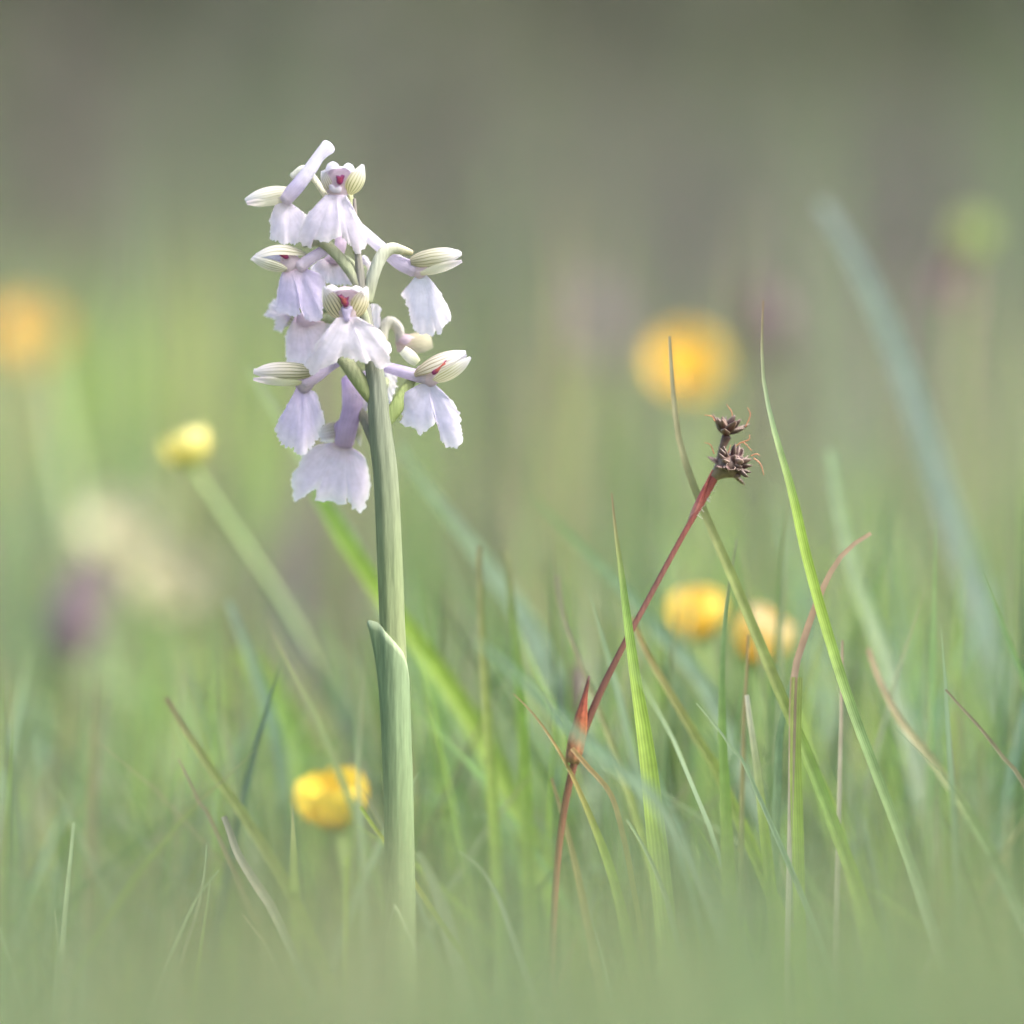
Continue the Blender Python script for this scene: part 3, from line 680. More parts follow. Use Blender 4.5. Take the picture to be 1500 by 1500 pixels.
lip(f, crop(500, 480, 6.818, [(260, 400), (300, 600), (380, 780), (470, 770), (520, 680), (545, 580), (552, 490), (480, 420)]), 48, fold=8, curl=2, wr=2, k=3, tint=srgb(238, 236, 246), seed=17, neckd=52)
lip(f, crop(500, 480, 6.818, [(200, 440), (195, 640), (190, 760), (230, 840), (270, 800), (280, 600), (260, 420)]), 50, fold=4, curl=2, wr=1.5, k=2, tint=srgb(232, 224, 240), seed=18, neckd=52).name = 'petal'
ovary(f, [(568, 552, 60), (562, 566, 36), (556, 590, 6)], (5, 6, 6))

# ------------------------------------------------------------------ wood-rush
RO = at(806, 1650, 0.004)
rush = empty('wood_rush', RO)
tag(rush, 'wood rush with dark brown seed heads on a leaning thin reddish stem', 'wood rush')
RB = srgb(138, 98, 90); RD = srgb(130, 86, 76); RR = srgb(172, 96, 90)
def rp(x, y, d=0): return at(x, y, 0.004 + d * K)
tube('stem', [rp(806, 1660, 20), rp(808, 1420, 20), rp(818, 1250, 20), rp(838, 1130, 15), rp(868, 1040, 10), rp(910, 952), rp(955, 868), rp(1000, 785), rp(1030, 733), rp(1046, 700)],
     [k * K for k in (5, 5, 5, 5.5, 5.5, 4.6, 4.2, 4, 4.6, 6.5)], [srgb(120, 100, 84), srgb(128, 96, 80), srgb(156, 90, 76), srgb(140, 86, 76), RB, RB, RR], M_STEM, rush, RO, nside=12, n=90)
for base, tip, w, out, cols in (((836, 1118, -4), (863, 990, 0), 26, (-0.3, 0, -1), [srgb(150, 112, 86), srgb(184, 112, 74), srgb(160, 82, 66), srgb(84, 62, 56)]),
                                ((1010, 765, 0), (1044, 688, -6), 11, (-0.6, 0, -1), [srgb(196, 150, 140), srgb(186, 96, 92), srgb(190, 104, 98)])):
    v, f_, u, c = sepal_geo(rp(*base), rp(*tip), w * K, V(*out), cup=0.7, arch=2 * K, prof=(0.8, 1.0, 0.75, 0.3, 0.08), nu=7, nv=16, cols=cols)
    mesh_obj('bract', v, f_, M_RUSH, rush, c, u, RO, thick=1.5 * K)

def rush_head(cx, cy, d, body, nt, rad, length, spread, axis, seed, cols, wid):
    r = random.Random(seed)
    B = body
    verts, f_, u, ts = tube_geo([rp(*p) for p in B[0]], [q * K for q in B[1]], nside=12)
    head = mesh_obj('flower_head', verts, f_, M_RUSH, rush, [lerpc([srgb(150, 132, 112), srgb(132, 114, 100), srgb(92, 66, 64)], t) for t in ts], u, RO)
    ax = Vector((axis[0], 0, -axis[1])).normalized()
    for k in range(nt):
        a = k * 2.399 + r.uniform(-0.5, 0.5); s = spread * math.sqrt((k + 0.5) / nt) * r.uniform(0.7, 1.15)
        perp1 = ax.cross(Vector((0, 1, 0))).normalized(); perp2 = ax.cross(perp1)
        dirv = (ax * math.cos(s) + (perp1 * math.cos(a) + perp2 * math.sin(a)) * math.sin(s)).normalized()
        c0 = rp(cx, cy, d) + dirv * rad * K * r.uniform(0.3, 0.75)
        tip = c0 + dirv * length * K * r.uniform(0.55, 1.35) + Vector((r.uniform(-2, 2), r.uniform(-2, 2), r.uniform(-2, 2))) * K
        out = (perp1 * math.cos(a) + perp2 * math.sin(a))
        dark = r.choice(cols)
        v, f2, u2, c = sepal_geo(c0, tip, r.uniform(wid * 0.75, wid * 1.25) * K, out, cup=0.8, arch=2.5 * K, prof=(0.6, 1.0, 0.75, 0.06), nu=7, nv=8, cols=[dark, dark, lerpc([dark, srgb(176, 150, 136)], 0.4)], side_cols=lerpc([dark, srgb(206, 188, 172)], 0.45))
        mesh_obj('tepal', v, f2, M_RUSH, head, c, u2, RO, thick=0.9 * K)
    return head
DK = [srgb(74, 46, 52), srgb(62, 40, 52), srgb(92, 56, 54), srgb(74, 60, 82), srgb(104, 70, 64)]
DK2 = [srgb(112, 90, 90), srgb(90, 68, 72), srgb(138, 112, 108), srgb(104, 78, 78)]
h1 = rush_head(1062, 640, 0, ([(1050, 690, 0), (1056, 662, 0), (1064, 640, 0)], (4, 4.5, 7)), 20, 12, 26, 1.15, (0.2, -1), 3, DK, 14)
h2 = rush_head(1068, 686, -4, ([(1046, 700, 0), (1056, 690, -2), (1068, 682, -4), (1080, 674, -4)], (6, 13, 19, 12)), 64, 30, 16, 1.75, (0.5, -0.8), 5, DK2 + DK[:2], 12)
for path, hd in (([(1047, 617), (1043, 610), (1032, 608)], h1), ([(1072, 616), (1072, 604), (1064, 592)], h1), ([(1092, 625), (1099, 608), (1095, 597)], h1), ([(1086, 648), (1097, 644), (1098, 637)], h1),
                 ([(1076, 655), (1088, 648), (1101, 660)], h2), ([(1104, 671), (1114, 680), (1119, 696)], h2), ([(1060, 678), (1067, 662), (1070, 652)], h2), ([(1046, 665), (1041, 652), (1032, 648)], h2), ([(1100, 668), (1108, 665), (1113, 668)], h2)):
    v, f_, u, ts = tube_geo([rp(x, y, -8) for x, y in path], [0.9 * K, 0.9 * K, 0.5 * K], nside=6, n=14)
    mesh_obj('stigma', v, f_, M_RUSH, hd, [srgb(196, 136, 104)] * len(v), u, RO)
for k in range(16):
    q = rnd.random(); x = 1020 + 42 * q; y = 756 - 70 * q
    v, f_, u, ts = tube_geo([rp(x, y, -2), rp(x + rnd.uniform(4, 12), y + rnd.uniform(-6, 6), -6)], [0.5 * K, 0.25 * K], nside=4, n=5)
    mesh_obj('hair', v, f_, M_RUSH, rush, [srgb(226, 218, 206)] * len(v), u, RO)

# ------------------------------------------------------------------ single grass blades around the orchid
def blade(label, path, width, cols, d=0.0, prof=None, fold=0.35, turn=0.25, dend=None, name='grass_blade', cat='grass blade', base_y=None):
    """path from tip to foot in photo pixels; the foot is carried on down to the soil"""
    path = [tuple(p) for p in path]
    (x1, y1), (x2, y2) = path[-2], path[-1]
    gy = 1650 + 0
    s = (D + d) / D
    gy = 750 + CAMZ / (K * s) + 20
    if y2 < gy:
        k = min(0.5, abs(x2 - x1) / max(1, abs(y2 - y1)))
        sg = 1 if x2 > x1 else -1
        path = path + [(x2 + sg * k * (gy - y2) * 0.45, y2 + (gy - y2) * 0.55), (x2 + sg * k * (gy - y2) * 0.6, gy)]
    n = 34
    C = catmull(path, n)
    dep = np.linspace(d, d if dend is None else dend, n)
    prof = prof or (0.04, 0.45, 0.75, 0.95, 1.0, 1.0, 0.95, 0.8)
    W = np.interp(np.linspace(0, 1, n), np.linspace(0, 1, len(prof)), prof) * width / 2
    pts = [at(C[i][0], C[i][1], dep[i]) for i in range(n)]
    org = pts[-1].copy()
    verts, uvs, cs = [], [], []
    nu = 5
    for i in range(n):
        t = (pts[min(i + 1, n - 1)] - pts[max(i - 1, 0)]).normalized()
        a = turn * math.sin(2.2 * i / n + len(label))
        view = Vector((math.sin(a), -math.cos(a), 0))
        side = t.cross(view).normalized(); nrm = side.cross(t)
        w = W[i] * K * (D + dep[i]) / D
        for k in range(nu):
            u = 2 * k / (nu - 1) - 1
            verts.append(pts[i] + side * (u * w) + nrm * (fold * w * (abs(u) - 0.5)))
            uvs.append((k / (nu - 1), i / (n - 1)))
            cs.append(lerpc([lerpc(cols, i / (n - 1)), srgb(160, 174, 138)], 0.3))
    o = mesh_obj(name, verts, grid_faces(nu, n), M_BLADE, None, cs, uvs, org)
    tag(o, label, cat, 'single grass blades among the sward')
    return o

BR = srgb(150, 106, 92); TAN = srgb(190, 170, 128); LIME = srgb(166, 196, 76); GRN = srgb(138, 176, 82); MOSS = srgb(132, 164, 104); GLAU = srgb(142, 172, 148); PALE = srgb(176, 196, 156)
OLV = srgb(160, 168, 96); STRAW = srgb(200, 184, 150)
BL = [
 ('sharp upright green blade with a dark tip left of the rush stem', [(896, 722), (902, 780), (909, 830), (918, 900), (930, 990), (944, 1080), (956, 1180)], 33, [BR, GRN, LIME, LIME, GRN, MOSS, MOSS], 0.0, (0.05, 0.3, 0.5, 0.8, 0.95, 1.0, 1.0, 0.9)),
 ('tallest sharp blade with a red tip, right of the rush seed head', [(1118, 440), (1116, 500), (1119, 560), (1134, 630), (1160, 720), (1180, 810), (1210, 920), (1245, 1030), (1290, 1150), (1345, 1300)], 19, [BR, PALE, LIME, LIME, MOSS, MOSS, GLAU, MOSS, MOSS], 0.0, (0.12, 0.35, 0.75, 0.85, 0.8, 0.8, 1.0, 1.0, 1.0)),
 ('slender olive blade rising in front of the large orange buttercup', [(981, 493), (985, 560), (994, 640), (1012, 700), (1040, 770), (1075, 850), (1110, 935), (1145, 1020), (1200, 1150)], 20, [srgb(150, 130, 110), srgb(160, 150, 116), OLV, OLV, GRN, LIME, GRN, GRN], 0.006, (0.2, 0.5, 0.7, 0.8, 0.9, 1.0, 1.0, 1.0)),
 ('upright blade crossing between the two low orange buttercups', [(1079, 790), (1071, 840), (1062, 900), (1058, 980), (1058, 1060), (1063, 1180)], 25, [srgb(140, 140, 116), MOSS, GRN, LIME, GRN, MOSS], 0.008, (0.1, 0.3, 0.6, 0.9, 1, 1)),
 ('cut green grass stalk with a withered top, right of the buttercups', [(1168, 992), (1166, 1040), (1165, 1100), (1168, 1200)], 18, [OLV, LIME, GRN, MOSS], 0.004, (0.9, 1, 1, 1, 1)),
 ('curled dry pinkish blade rising from the cut stalk', [(1276, 781), (1252, 796), (1228, 820), (1208, 856), (1188, 905), (1172, 955), (1163, 992), (1160, 1100)], 11, [srgb(210, 170, 150), srgb(190, 142, 130), srgb(180, 156, 152), srgb(200, 194, 188), srgb(186, 182, 168), MOSS], 0.004, (0.5, 0.9, 1, 0.7, 0.8, 0.7, 0.6)),
 ('broad blurred blue-grey strap blade arching at the right edge', [(1203, 296), (1250, 372), (1292, 460), (1330, 560), (1362, 660), (1398, 770), (1436, 890), (1470, 1000), (1500, 1110)], 34, [srgb(180, 186, 190), srgb(172, 188, 184), srgb(172, 190, 188), srgb(186, 200, 198), srgb(186, 200, 194), srgb(172, 192, 180), MOSS], 0.11, (0.5, 0.8, 0.9, 1, 1, 1, 1)),
 ('straight blade with a brown tip right of the orchid stem', [(702, 800), (704, 880), (708, 960), (714, 1060), (722, 1180)], 19, [srgb(140, 128, 100), OLV, LIME, GRN, GRN], 0.022, (0.4, 0.7, 0.9, 1, 1)),
 ('bright green blade with a dull tip, second right of the orchid stem', [(738, 806), (748, 870), (757, 950), (764, 1040), (770, 1180)], 25, [srgb(140, 136, 104), GRN, LIME, LIME, LIME], 0.026, (0.3, 0.6, 0.8, 1, 1)),
 ('bent blade with a purple-brown tip left of the rush bract', [(816, 842), (822, 890), (838, 940), (862, 1000), (892, 1080), (930, 1190)], 17, [srgb(150, 130, 124), srgb(150, 140, 110), OLV, LIME, OLV, MOSS], 0.018, (0.3, 0.5, 0.8, 1, 1)),
 ('blurred lime-green blade slanting behind the orchid stem', [(462, 716), (505, 790), (552, 862), (610, 940), (668, 1020), (720, 1110), (770, 1220)], 34, [GRN, LIME, LIME, LIME, LIME, GRN], 0.045, (0.6, 0.8, 0.9, 1, 1)),
 ('pale blue-green leaf slanting in front of the rush bract', [(700, 940), (760, 990), (830, 1060), (900, 1120), (980, 1200)], 22, [GLAU, GLAU, srgb(166, 186, 172), GLAU, MOSS], -0.045, (0.3, 0.8, 1, 1, 1)),
 ('curved blade with a brown point below the rush bract', [(752, 1016), (778, 1042), (802, 1074), (830, 1120), (862, 1190), (896, 1280), (920, 1380)], 22, [srgb(150, 110, 86), srgb(190, 150, 90), LIME, GRN, STRAW, OLV], 0.004, (0.06, 0.25, 0.6, 0.8, 1, 1)),
 ('tan folded blade bending away from the rush stem', [(838, 1096), (862, 1124), (894, 1162), (912, 1220), (928, 1300)], 14, [srgb(214, 170, 130), TAN, OLV, STRAW, OLV], 0.002, (0.5, 0.6, 0.6, 0.9, 1)),
 ('yellow-green blade leaning out from behind the upright green blade', [(925, 905), (950, 960), (985, 1020), (1020, 1080), (1060, 1150)], 20, [srgb(190, 150, 110), OLV, LIME, LIME, GRN], 0.016, (0.3, 0.7, 1, 1, 1)),
 ('thin blue-green blade tip pointing left below the buttercups', [(1020, 1030), (1048, 1062), (1072, 1096), (1100, 1140)], 10, [PALE, GLAU, GLAU, GLAU], -0.002, (0.2, 0.8, 1, 1)),
 ('short lime blade with a pale blunt tip left of the cut stalk', [(1094, 1018), (1098, 1050), (1104, 1090), (1112, 1150)], 22, [srgb(224, 214, 200), LIME, LIME, GRN], 0.006, (0.3, 0.7, 1, 1)),
 ('brown-tipped thin blade beside the short lime blade', [(1096, 930), (1094, 980), (1090, 1040), (1088, 1120)], 10, [srgb(150, 110, 90), srgb(150, 140, 100), MOSS, MOSS], 0.012, (0.3, 0.8, 1, 1)),
 ('dark slim blade leaning against the cut stalk', [(1172, 960), (1154, 1020), (1142, 1080), (1138, 1160)], 18, [srgb(110, 140, 110), srgb(112, 146, 116), MOSS, MOSS], 0.007, (0.4, 0.8, 1, 1)),
 ('olive blade slanting down left of the orchid beside the yellow buttercup', [(243, 1022), (270, 1066), (310, 1128), (355, 1192), (395, 1256), (430, 1320)], 18, [srgb(150, 130, 100), OLV, OLV, LIME, GRN, MOSS], 0.016, (0.4, 0.8, 1, 1, 0.9)),
 ('thin brown blade tip left of the slanting olive blade', [(262, 1112), (278, 1146), (296, 1184), (314, 1212)], 9, [srgb(160, 130, 120), srgb(160, 136, 116), OLV, MOSS], 0.012, (0.3, 0.8, 1, 0.9)),
 ('blade with a dead grey blunt tip below the slanting olive blade', [(328, 1196), (336, 1216), (348, 1250), (372, 1290), (408, 1350)], 18, [srgb(130, 120, 126), srgb(200, 186, 184), GLAU, PALE, MOSS], 0.0, (0.5, 0.8, 0.7, 1, 1)),
 ('small pale upright blade alone at the far left', [(108, 1205), (104, 1250), (98, 1310), (91, 1390)], 11, [PALE, PALE, MOSS, MOSS], -0.002, (0.4, 0.7, 0.9, 1)),
 ('tiny blade tip beside the pale upright blade at the far left', [(80, 1334), (83, 1360), (86, 1400)], 7, [PALE, MOSS, MOSS], -0.002, (0.3, 0.8, 1)),
 ('tallest thin blade of the small tuft at the lower left', [(303, 1237), (300, 1275), (290, 1330), (268, 1400), (255, 1450)], 7, [PALE, srgb(176, 170, 150), MOSS, MOSS], -0.001, (0.3, 0.8, 1, 1)),
 ('bent thin blade of the small tuft at the lower left', [(321, 1274), (306, 1292), (288, 1316), (262, 1370), (238, 1430)], 7, [PALE, PALE, PALE, MOSS], -0.003, (0.3, 0.8, 1, 1)),
 ('straight lime blade of the small tuft at the lower left', [(308, 1293), (303, 1330), (295, 1385), (286, 1450)], 8, [PALE, LIME, GRN, MOSS], 0.001, (0.3, 0.8, 1, 1)),
 ('short straw-tipped blade right of the small lower left tuft', [(356, 1340), (374, 1364), (396, 1398)], 8, [STRAW, PALE, MOSS], -0.001, (0.4, 0.9, 1)),
 ('thin yellow-green blade passing behind the foot of the orchid stem', [(528, 1182), (548, 1212), (578, 1250), (615, 1306), (655, 1366), (690, 1420)], 10, [LIME, srgb(206, 196, 90), LIME, LIME, GRN, MOSS], 0.008, (0.5, 0.8, 1, 1)),
 ('pale silvery leaf right of the orchid foot', [(612, 1250), (630, 1284), (648, 1330), (664, 1390)], 24, [PALE, srgb(200, 212, 200), srgb(190, 204, 190), MOSS], 0.022, (0.4, 1, 1, 0.9)),
 ('silvery blade arching down between orchid and rush', [(672, 1248), (700, 1268), (724, 1304), (746, 1360)], 13, [PALE, srgb(196, 206, 192), PALE, MOSS], 0.012, (0.2, 0.7, 1, 1)),
 ('tan-tipped blurred blade slanting to the lower right corner', [(1272, 950), (1290, 1000), (1322, 1060), (1370, 1120), (1432, 1215), (1470, 1290)], 17, [srgb(200, 160, 140), STRAW, MOSS, GLAU, PALE, MOSS], 0.02, (0.4, 0.8, 1, 1, 1)),
 ('thin dark brown blade near the right edge', [(1385, 1010), (1408, 1036), (1434, 1064), (1470, 1110), (1510, 1170)], 8, [srgb(150, 130, 116), srgb(140, 120, 104), OLV, MOSS], 0.003, (0.4, 1, 1, 1)),
 ('pale dry stalk between the tallest blade and the cut stalk', [(1234, 938), (1233, 1000), (1232, 1060), (1230, 1140)], 9, [srgb(176, 140, 130), srgb(196, 186, 176), srgb(190, 184, 176), MOSS], 0.008, (0.4, 0.8, 1, 1)),
 ('bright blade under the yellow buttercup left of the orchid', [(508, 1256), (507, 1310), (507, 1380)], 12, [LIME, LIME, MOSS], 0.02, (0.5, 1, 1)),
 ('dull straw blade left of the curved blade with the brown point', [(808, 1140), (820, 1180), (834, 1230), (850, 1300)], 14, [srgb(176, 140, 116), srgb(190, 166, 110), OLV, MOSS], 0.01, (0.3, 0.8, 1, 1)),
 ('thin glaucous blade crossing low under the buttercups', [(918, 1200), (945, 1244), (970, 1300), (985, 1350)], 9, [PALE, GLAU, GLAU, MOSS], -0.004, (0.4, 1, 1, 1)),
 ('lime blade rising behind the cut stalk', [(1172, 1080), (1196, 1130), (1222, 1190), (1240, 1260)], 14, [LIME, LIME, GRN, MOSS], 0.014, (0.6, 1, 1, 1)),
 ('blurred pale blade leaning behind the tallest blade', [(1215, 660), (1232, 760), (1258, 860), (1296, 960), (1330, 1080)], 26, [srgb(160, 186, 150), PALE, srgb(186, 200, 184), PALE, MOSS], 0.055, (0.4, 0.8, 1, 1, 1)),
 ('blurred bluish blade left of the orchid behind the buttercup stalk', [(335, 880), (362, 950), (388, 1020), (410, 1110), (420, 1200)], 24, [srgb(150, 166, 150), GLAU, GLAU, MOSS, MOSS], 0.045, (0.4, 0.8, 1, 1, 1)),
 ('broad blurred lime leaf behind the buttercup stalk', [(352, 950), (392, 1000), (420, 1060), (440, 1130), (455, 1220)], 60, [LIME, srgb(170, 206, 110), srgb(170, 206, 110), GRN, MOSS], 0.075, (0.3, 0.8, 1, 0.9, 0.8)),
 ('faint blurred blade left of the lowest orchid flowers', [(366, 540), (402, 600), (440, 664), (486, 740), (540, 840)], 18, [srgb(176, 192, 150), PALE, MOSS, MOSS], 0.05, (0.4, 0.9, 1, 1)),
 ('pale blurred leaf right of the orchid stem', [(582, 650), (628, 716), (676, 778), (730, 850), (790, 950)], 34, [PALE, srgb(180, 198, 180), srgb(176, 196, 176), MOSS], 0.06, (0.3, 0.9, 1, 1)),
 ('broad dark green leaf close to the lens, blurred at the lower right', [(985, 1190), (1010, 1240), (1060, 1300), (1090, 1420)], 120, [srgb(104, 140, 108), srgb(112, 146, 112), srgb(120, 150, 116), MOSS], -0.22, (0.5, 0.9, 1, 1, 1)),
 ('broad pale grey leaf close to the lens, blurred at the bottom right', [(1110, 1270), (1070, 1330), (1030, 1400), (1000, 1480)], 90, [srgb(170, 178, 172), srgb(176, 182, 174), srgb(160, 170, 150), MOSS], -0.2, (0.4, 0.9, 1, 1)),
 ('blurred glaucous blade crossing behind the upright green blade', [(785, 730), (850, 800), (910, 860), (970, 930), (1040, 1020)], 24, [MOSS, GLAU, srgb(168, 188, 172), GLAU, MOSS], 0.045, (0.2, 0.8, 1, 1, 1)),
]
for b in BL:
    lab, path, w, cols, d = b[:5]
    blade(lab, path, w, cols, d, b[5] if len(b) > 5 else None)

# ------------------------------------------------------------------ buttercups and other flowers out of focus
def round_flower(name, label, cat, x, y, d, dia, face, stalk, pcols, ccol, scol, npet=5, cupv=0.55, group=None, open_=0.9, stalk_w=16):
    """flower with cupped petals; dia in photo pixels, face = direction the flower looks"""
    s = (D + d) / D; k = K * s
    c = at(x, y, d)
    gy = 750 + CAMZ / k + 10
    foot = at(stalk[-1][0], gy, d)
    root = empty(name, foot); tag(root, label, cat, group)
    F = Vector((face[0], face[2], -face[1])).normalized()
    e1 = F.orthogonal().normalized(); e2 = F.cross(e1)
    rc = dia / 2 * k
    base = c - F * rc * 0.45
    path = [base] + [at(px, py, d) for px, py in stalk] + [foot]
    v, f, u, t = tube_geo(path, [stalk_w / 2 * k * q for q in ([0.75] + [0.9] * len(stalk) + [1.1])], nside=10)
    mesh_obj('stem', v, f, M_STEM, root, [lerpc(scol, q) for q in t], u, foot)
    for i in range(npet):
        a = 2 * math.pi * i / npet + 0.3
        o = e1 * math.cos(a) + e2 * math.sin(a)
        tip = base + o * rc * open_ + F * rc * cupv * 1.3
        b0 = base + o * rc * 0.08
        out = (o * cupv - F * 1.0)
        v, f, u, cc = sepal_geo(b0, tip, rc * 1.25, out, cup=0.35, arch=rc * 0.22, prof=(0.25, 0.8, 1.0, 0.95, 0.45), nu=9, nv=11, cols=pcols)
        mesh_obj('petal', v, f, M_YELLOW, root, cc, u, foot)
        v, f, u, cc = sepal_geo(base - F * 2 * k, base + (o * 0.6 + F * 0.15).normalized() * rc * 0.45, rc * 0.35, out, cup=0.4, arch=rc * 0.05, nu=5, nv=7, cols=[srgb(150, 170, 90)])
        mesh_obj('sepal', v, f, M_STEM, root, cc, u, foot, thick=2 * k)
    bv, bf, bc = [], [], []
    for q in range(40):
        a = q * 2.4; rr = math.sqrt(q / 40) * 0.33 * rc
        p0 = base + F * rc * 0.08
        p1 = base + (e1 * math.cos(a) + e2 * math.sin(a)) * rr + F * rc * (0.42 - 0.2 * (rr / (0.33 * rc)) ** 2)
        v, f, u, t = tube_geo([p0 + (p1 - p0) * 0.3, p1], [1.4 * k, 2.6 * k], nside=5, n=4)
        bf += [tuple(i + len(bv) for i in g) for g in f]; bv += list(v); bc += [ccol] * len(v)
    mesh_obj('stamens', bv, bf, M_YELLOW, root, bc, None, foot)
    return root

YEL = [srgb(246, 206, 60), srgb(250, 222, 80), srgb(252, 226, 90)]
ORA = [srgb(250, 206, 76), srgb(253, 220, 100), srgb(254, 228, 120)]
CRM = [srgb(206, 202, 164), srgb(214, 210, 184), srgb(216, 212, 190)]
STK = [srgb(164, 190, 120), srgb(150, 178, 110), srgb(140, 160, 104)]
round_flower('buttercup', 'yellow buttercup low beside the foot of the orchid stem', 'buttercup', 490, 1186, 0.042, 134, (-0.2, -0.9, -0.3), [(497, 1240), (505, 1330)], YEL, ORA[0], STK, cupv=0.85, open_=0.75, group='buttercups')
round_flower('buttercup', 'large round orange-yellow buttercup, far behind, left of the rush seed head', 'buttercup', 1005, 534, 0.21, 118, (0.1, -0.5, -0.8), [(1004, 640), (1000, 860)], ORA, ORA[0], STK, group='buttercups')
round_flower('buttercup', 'orange cup-shaped buttercup low behind the slender olive blade', 'buttercup', 1022, 910, 0.075, 106, (-0.1, -0.9, -0.3), [(1030, 960), (1040, 1100)], ORA, ORA[0], STK, cupv=0.9, open_=0.7, group='buttercups')
round_flower('buttercup', 'pale orange buttercup seen side-on, right of the orange cup-shaped one', 'buttercup', 1108, 944, 0.062, 116, (0.5, -0.8, -0.2), [(1110, 1010), (1104, 1120)], [srgb(246, 200, 90), srgb(250, 222, 130), srgb(252, 238, 190)], ORA[0], STK, cupv=1.0, open_=0.6, group='buttercups')
round_flower('buttercup', 'blurred yellow and brown buttercup cut off by the left edge', 'buttercup', 40, 490, 0.30, 112, (0.2, -0.6, -0.7), [(44, 600), (50, 900)], [srgb(222, 176, 110), srgb(246, 206, 100), srgb(250, 214, 116)], srgb(190, 140, 90), [srgb(176, 140, 120), srgb(150, 150, 110)], group='buttercups')
round_flower('buttercup', 'yellow-green buttercup seen from below on a long slanting stalk left of the orchid', 'buttercup', 276, 664, 0.075, 88, (-0.35, -1, 0.15), [(300, 712), (345, 780), (400, 860), (442, 930), (476, 1010), (505, 1090), (528, 1160)], [srgb(220, 214, 130), srgb(240, 230, 140), srgb(242, 232, 150)], ORA[0],
             [srgb(180, 206, 140), srgb(172, 194, 140), srgb(168, 158, 152), srgb(156, 140, 140), srgb(150, 138, 130)], cupv=0.8, open_=0.8, group='buttercups', stalk_w=9)
round_flower('cream_flower', 'upper of the two pale cream blurred flowers at the left', 'flower', 178, 780, 0.24, 130, (0.2, -0.6, -0.8), [(182, 860), (190, 1000)], CRM, CRM[0], STK, group='pale cream flowers')
round_flower('cream_flower', 'lower right of the two pale cream blurred flowers at the left', 'flower', 246, 848, 0.22, 130, (0.3, -0.5, -0.8), [(248, 930), (252, 1050)], CRM, CRM[0], STK, group='pale cream flowers')
round_flower('green_bud', 'blurred pale green round bud near the upper right corner', 'bud', 1420, 358, 0.22, 78, (0.1, -0.7, -0.4), [(1412, 440), (1400, 700)], [srgb(186, 200, 130), srgb(200, 212, 148), srgb(204, 214, 152)], srgb(180, 194, 126), [srgb(186, 160, 150), MOSS], cupv=1.1, open_=0.6)
round_flower('pink_flower', 'small blurred pink flower under the pale green bud', 'flower', 1392, 416, 0.22, 58, (-0.3, -0.3, -0.8), [(1394, 480), (1396, 700)], [srgb(206, 170, 176), srgb(214, 184, 188)], srgb(200, 170, 170), [MOSS, MOSS])

def seed_head(label, x, y, d, w, h, stalk, col, seed, tilt=0.0, name='plantain', cat='plantain'):
    s = (D + d) / D; k = K * s; r = random.Random(seed)
    gy = 750 + CAMZ / k + 10
    foot = at(stalk[-1][0], gy, d); root = empty(name, foot); tag(root, label, cat, 'dark seed heads behind the orchid')
    ax = Vector((math.sin(tilt), 0, math.cos(tilt)))
    c = at(x, y, d); b0 = c - ax * h / 2 * k; t0 = c + ax * h / 2 * k
    v, f, u, t = tube_geo([b0] + [at(px, py, d) for px, py in stalk] + [foot], [5 * k] * (len(stalk) + 2), nside=8)
    mesh_obj('stem', v, f, M_STEM, root, [lerpc([srgb(140, 128, 116), MOSS], q) for q in t], u, foot)
    v, f, u, t = tube_geo([b0, b0.lerp(t0, 0.3), b0.lerp(t0, 0.7), t0], [w * 0.25 * k, w * 0.4 * k, w * 0.36 * k, w * 0.1 * k], nside=14)
    head = mesh_obj('seed_head', v, f, M_RUSH, root, [col] * len(v), u, foot)
    sv, sf, sc_ = [], [], []
    for q in range(90):
        tt = (q + 0.5) / 90; a = q * 2.4; rr = w * 0.42 * k * math.sin(math.pi * (0.15 + 0.75 * tt))
        o = Vector((math.cos(a), math.sin(a), 0)); p = b0.lerp(t0, tt) + o * rr * 0.8
        v, f, u, cc = sepal_geo(p, p + (o + ax * 1.1) * w * 0.14 * k, w * 0.14 * k, o, nu=3, nv=4, cols=[lerpc([col, srgb(170, 150, 140)], r.random() * 0.5)])
        sf += [tuple(i + len(sv) for i in g) for g in f]; sv += list(v); sc_ += cc
    mesh_obj('scales', sv, sf, M_RUSH, head, sc_, None, foot, thick=1.5 * k)
    return root
seed_head('dark purple-brown seed head low at the left below the cream flowers', 112, 900, 0.17, 96, 150, [(122, 1010), (135, 1150)], srgb(140, 122, 130), 1, 0.35)
seed_head('blurred dull purple seed head between the orange buttercup and the tallest blade', 1122, 470, 0.24, 76, 96, [(1122, 560), (1124, 760)], srgb(122, 102, 112), 2, -0.1)
seed_head('blurred mauve-grey seed head left of the large orange buttercup', 856, 478, 0.40, 84, 110, [(860, 580), (866, 780)], srgb(150, 136, 146), 3, 0.2)
seed_head('small dark seed head behind the rush bract', 842, 1012, 0.06, 36, 70, [(846, 1060), (850, 1150)], srgb(112, 98, 98), 4, 0.1)

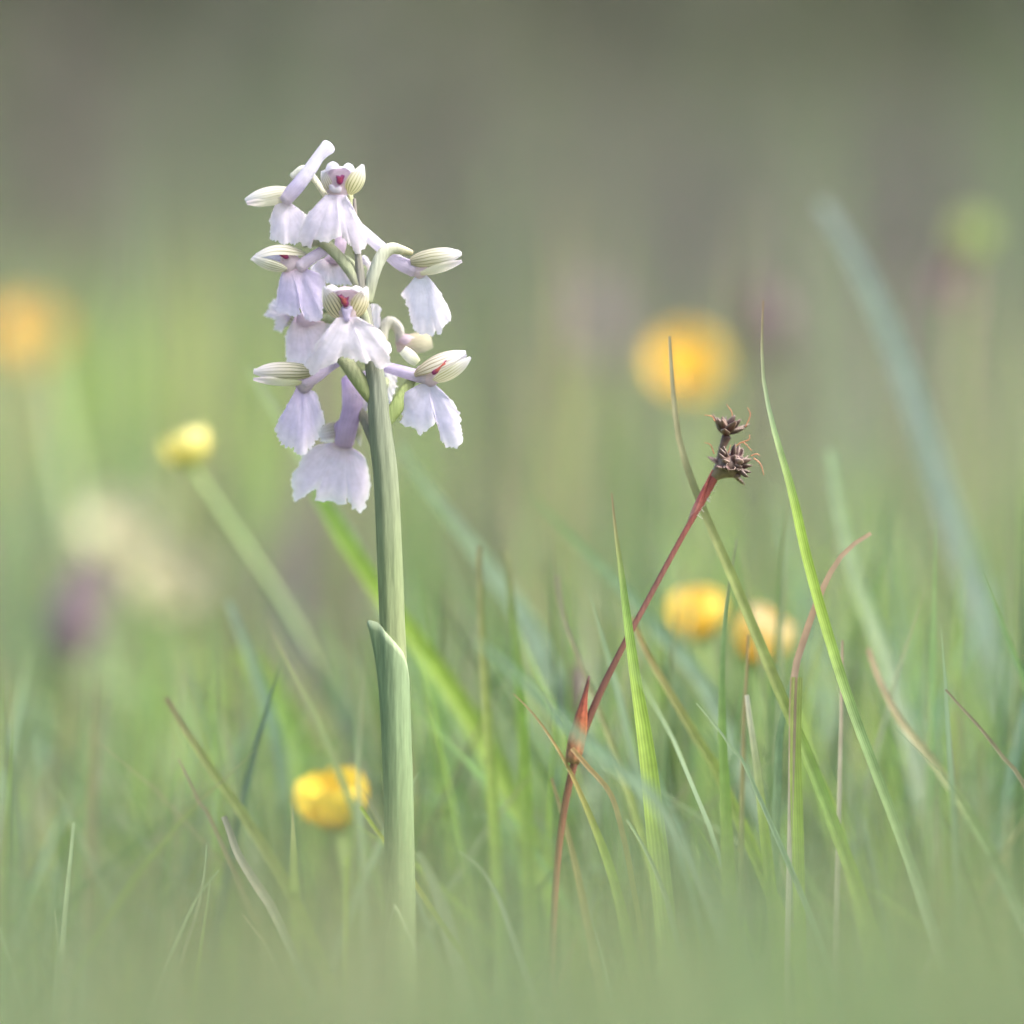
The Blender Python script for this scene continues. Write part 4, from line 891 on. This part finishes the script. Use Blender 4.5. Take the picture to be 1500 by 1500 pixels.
# purple orchids far behind
def purple_orchid(label, x, ytop, ybot, d, wid, seed, cols):
    s = (D + d) / D; k = K * s; r = random.Random(seed)
    gy = 750 + CAMZ / k + 10
    foot = at(x, gy, d); root = empty('purple_orchid', foot); tag(root, label, 'orchid', 'purple orchids far behind')
    v, f, u, t = tube_geo([at(x, ytop + 10, d), at(x + 4, ybot, d), foot], [5 * k, 9 * k, 11 * k], nside=8)
    mesh_obj('stem', v, f, M_STEM, root, [lerpc([srgb(130, 110, 120), MOSS, MOSS], q) for q in t], u, foot)
    n = 16
    for i in range(n):
        tt = i / (n - 1); y = ytop + (ybot - ytop) * tt; a = i * 2.4
        o = Vector((math.cos(a), math.sin(a), 0)); w = wid * (0.45 + 0.55 * min(1, tt * 2)) * k
        p = at(x, y, d) + o * w * 0.22
        col = r.choice(cols)
        v, f, u, cc = sepal_geo(p, p + o * w * 0.26 - Vector((0, 0, w * 0.34)), w * 0.46, o, cup=0.4, arch=w * 0.05, prof=(0.3, 0.8, 1.0, 0.8), nu=7, nv=7, cols=[col, col])
        fl = mesh_obj('flower', v, f, M_PETAL, root, cc, u, foot, thick=2 * k)
        v, f, u, cc = sepal_geo(p, p + o * w * 0.3 + Vector((0, 0, w * 0.12)), w * 0.26, Vector((0, 0, 1)), cup=0.6, arch=w * 0.05, nu=5, nv=6, cols=[lerpc([col, srgb(90, 70, 90)], 0.4)])
        mesh_obj('hood', v, f, M_PETAL, fl, cc, u, foot, thick=2 * k)
    return root
PO = [srgb(138, 108, 140), srgb(120, 92, 126), srgb(150, 122, 150)]
purple_orchid('far purple orchid spike at the upper right corner', 1345, 120, 420, 0.75, 110, 1, PO)
purple_orchid('far mauve orchid spike right of the middle under the dark hedge', 1050, 190, 440, 0.9, 110, 2, [srgb(150, 134, 150), srgb(140, 126, 140)])
purple_orchid('far mauve orchid spike right above the white orchid', 620, 40, 330, 0.95, 110, 3, [srgb(140, 124, 136), srgb(130, 116, 124)])
purple_orchid('far dull orchid spike in the upper left corner', 60, 60, 380, 1.0, 110, 4, [srgb(128, 112, 118), srgb(140, 124, 130)])
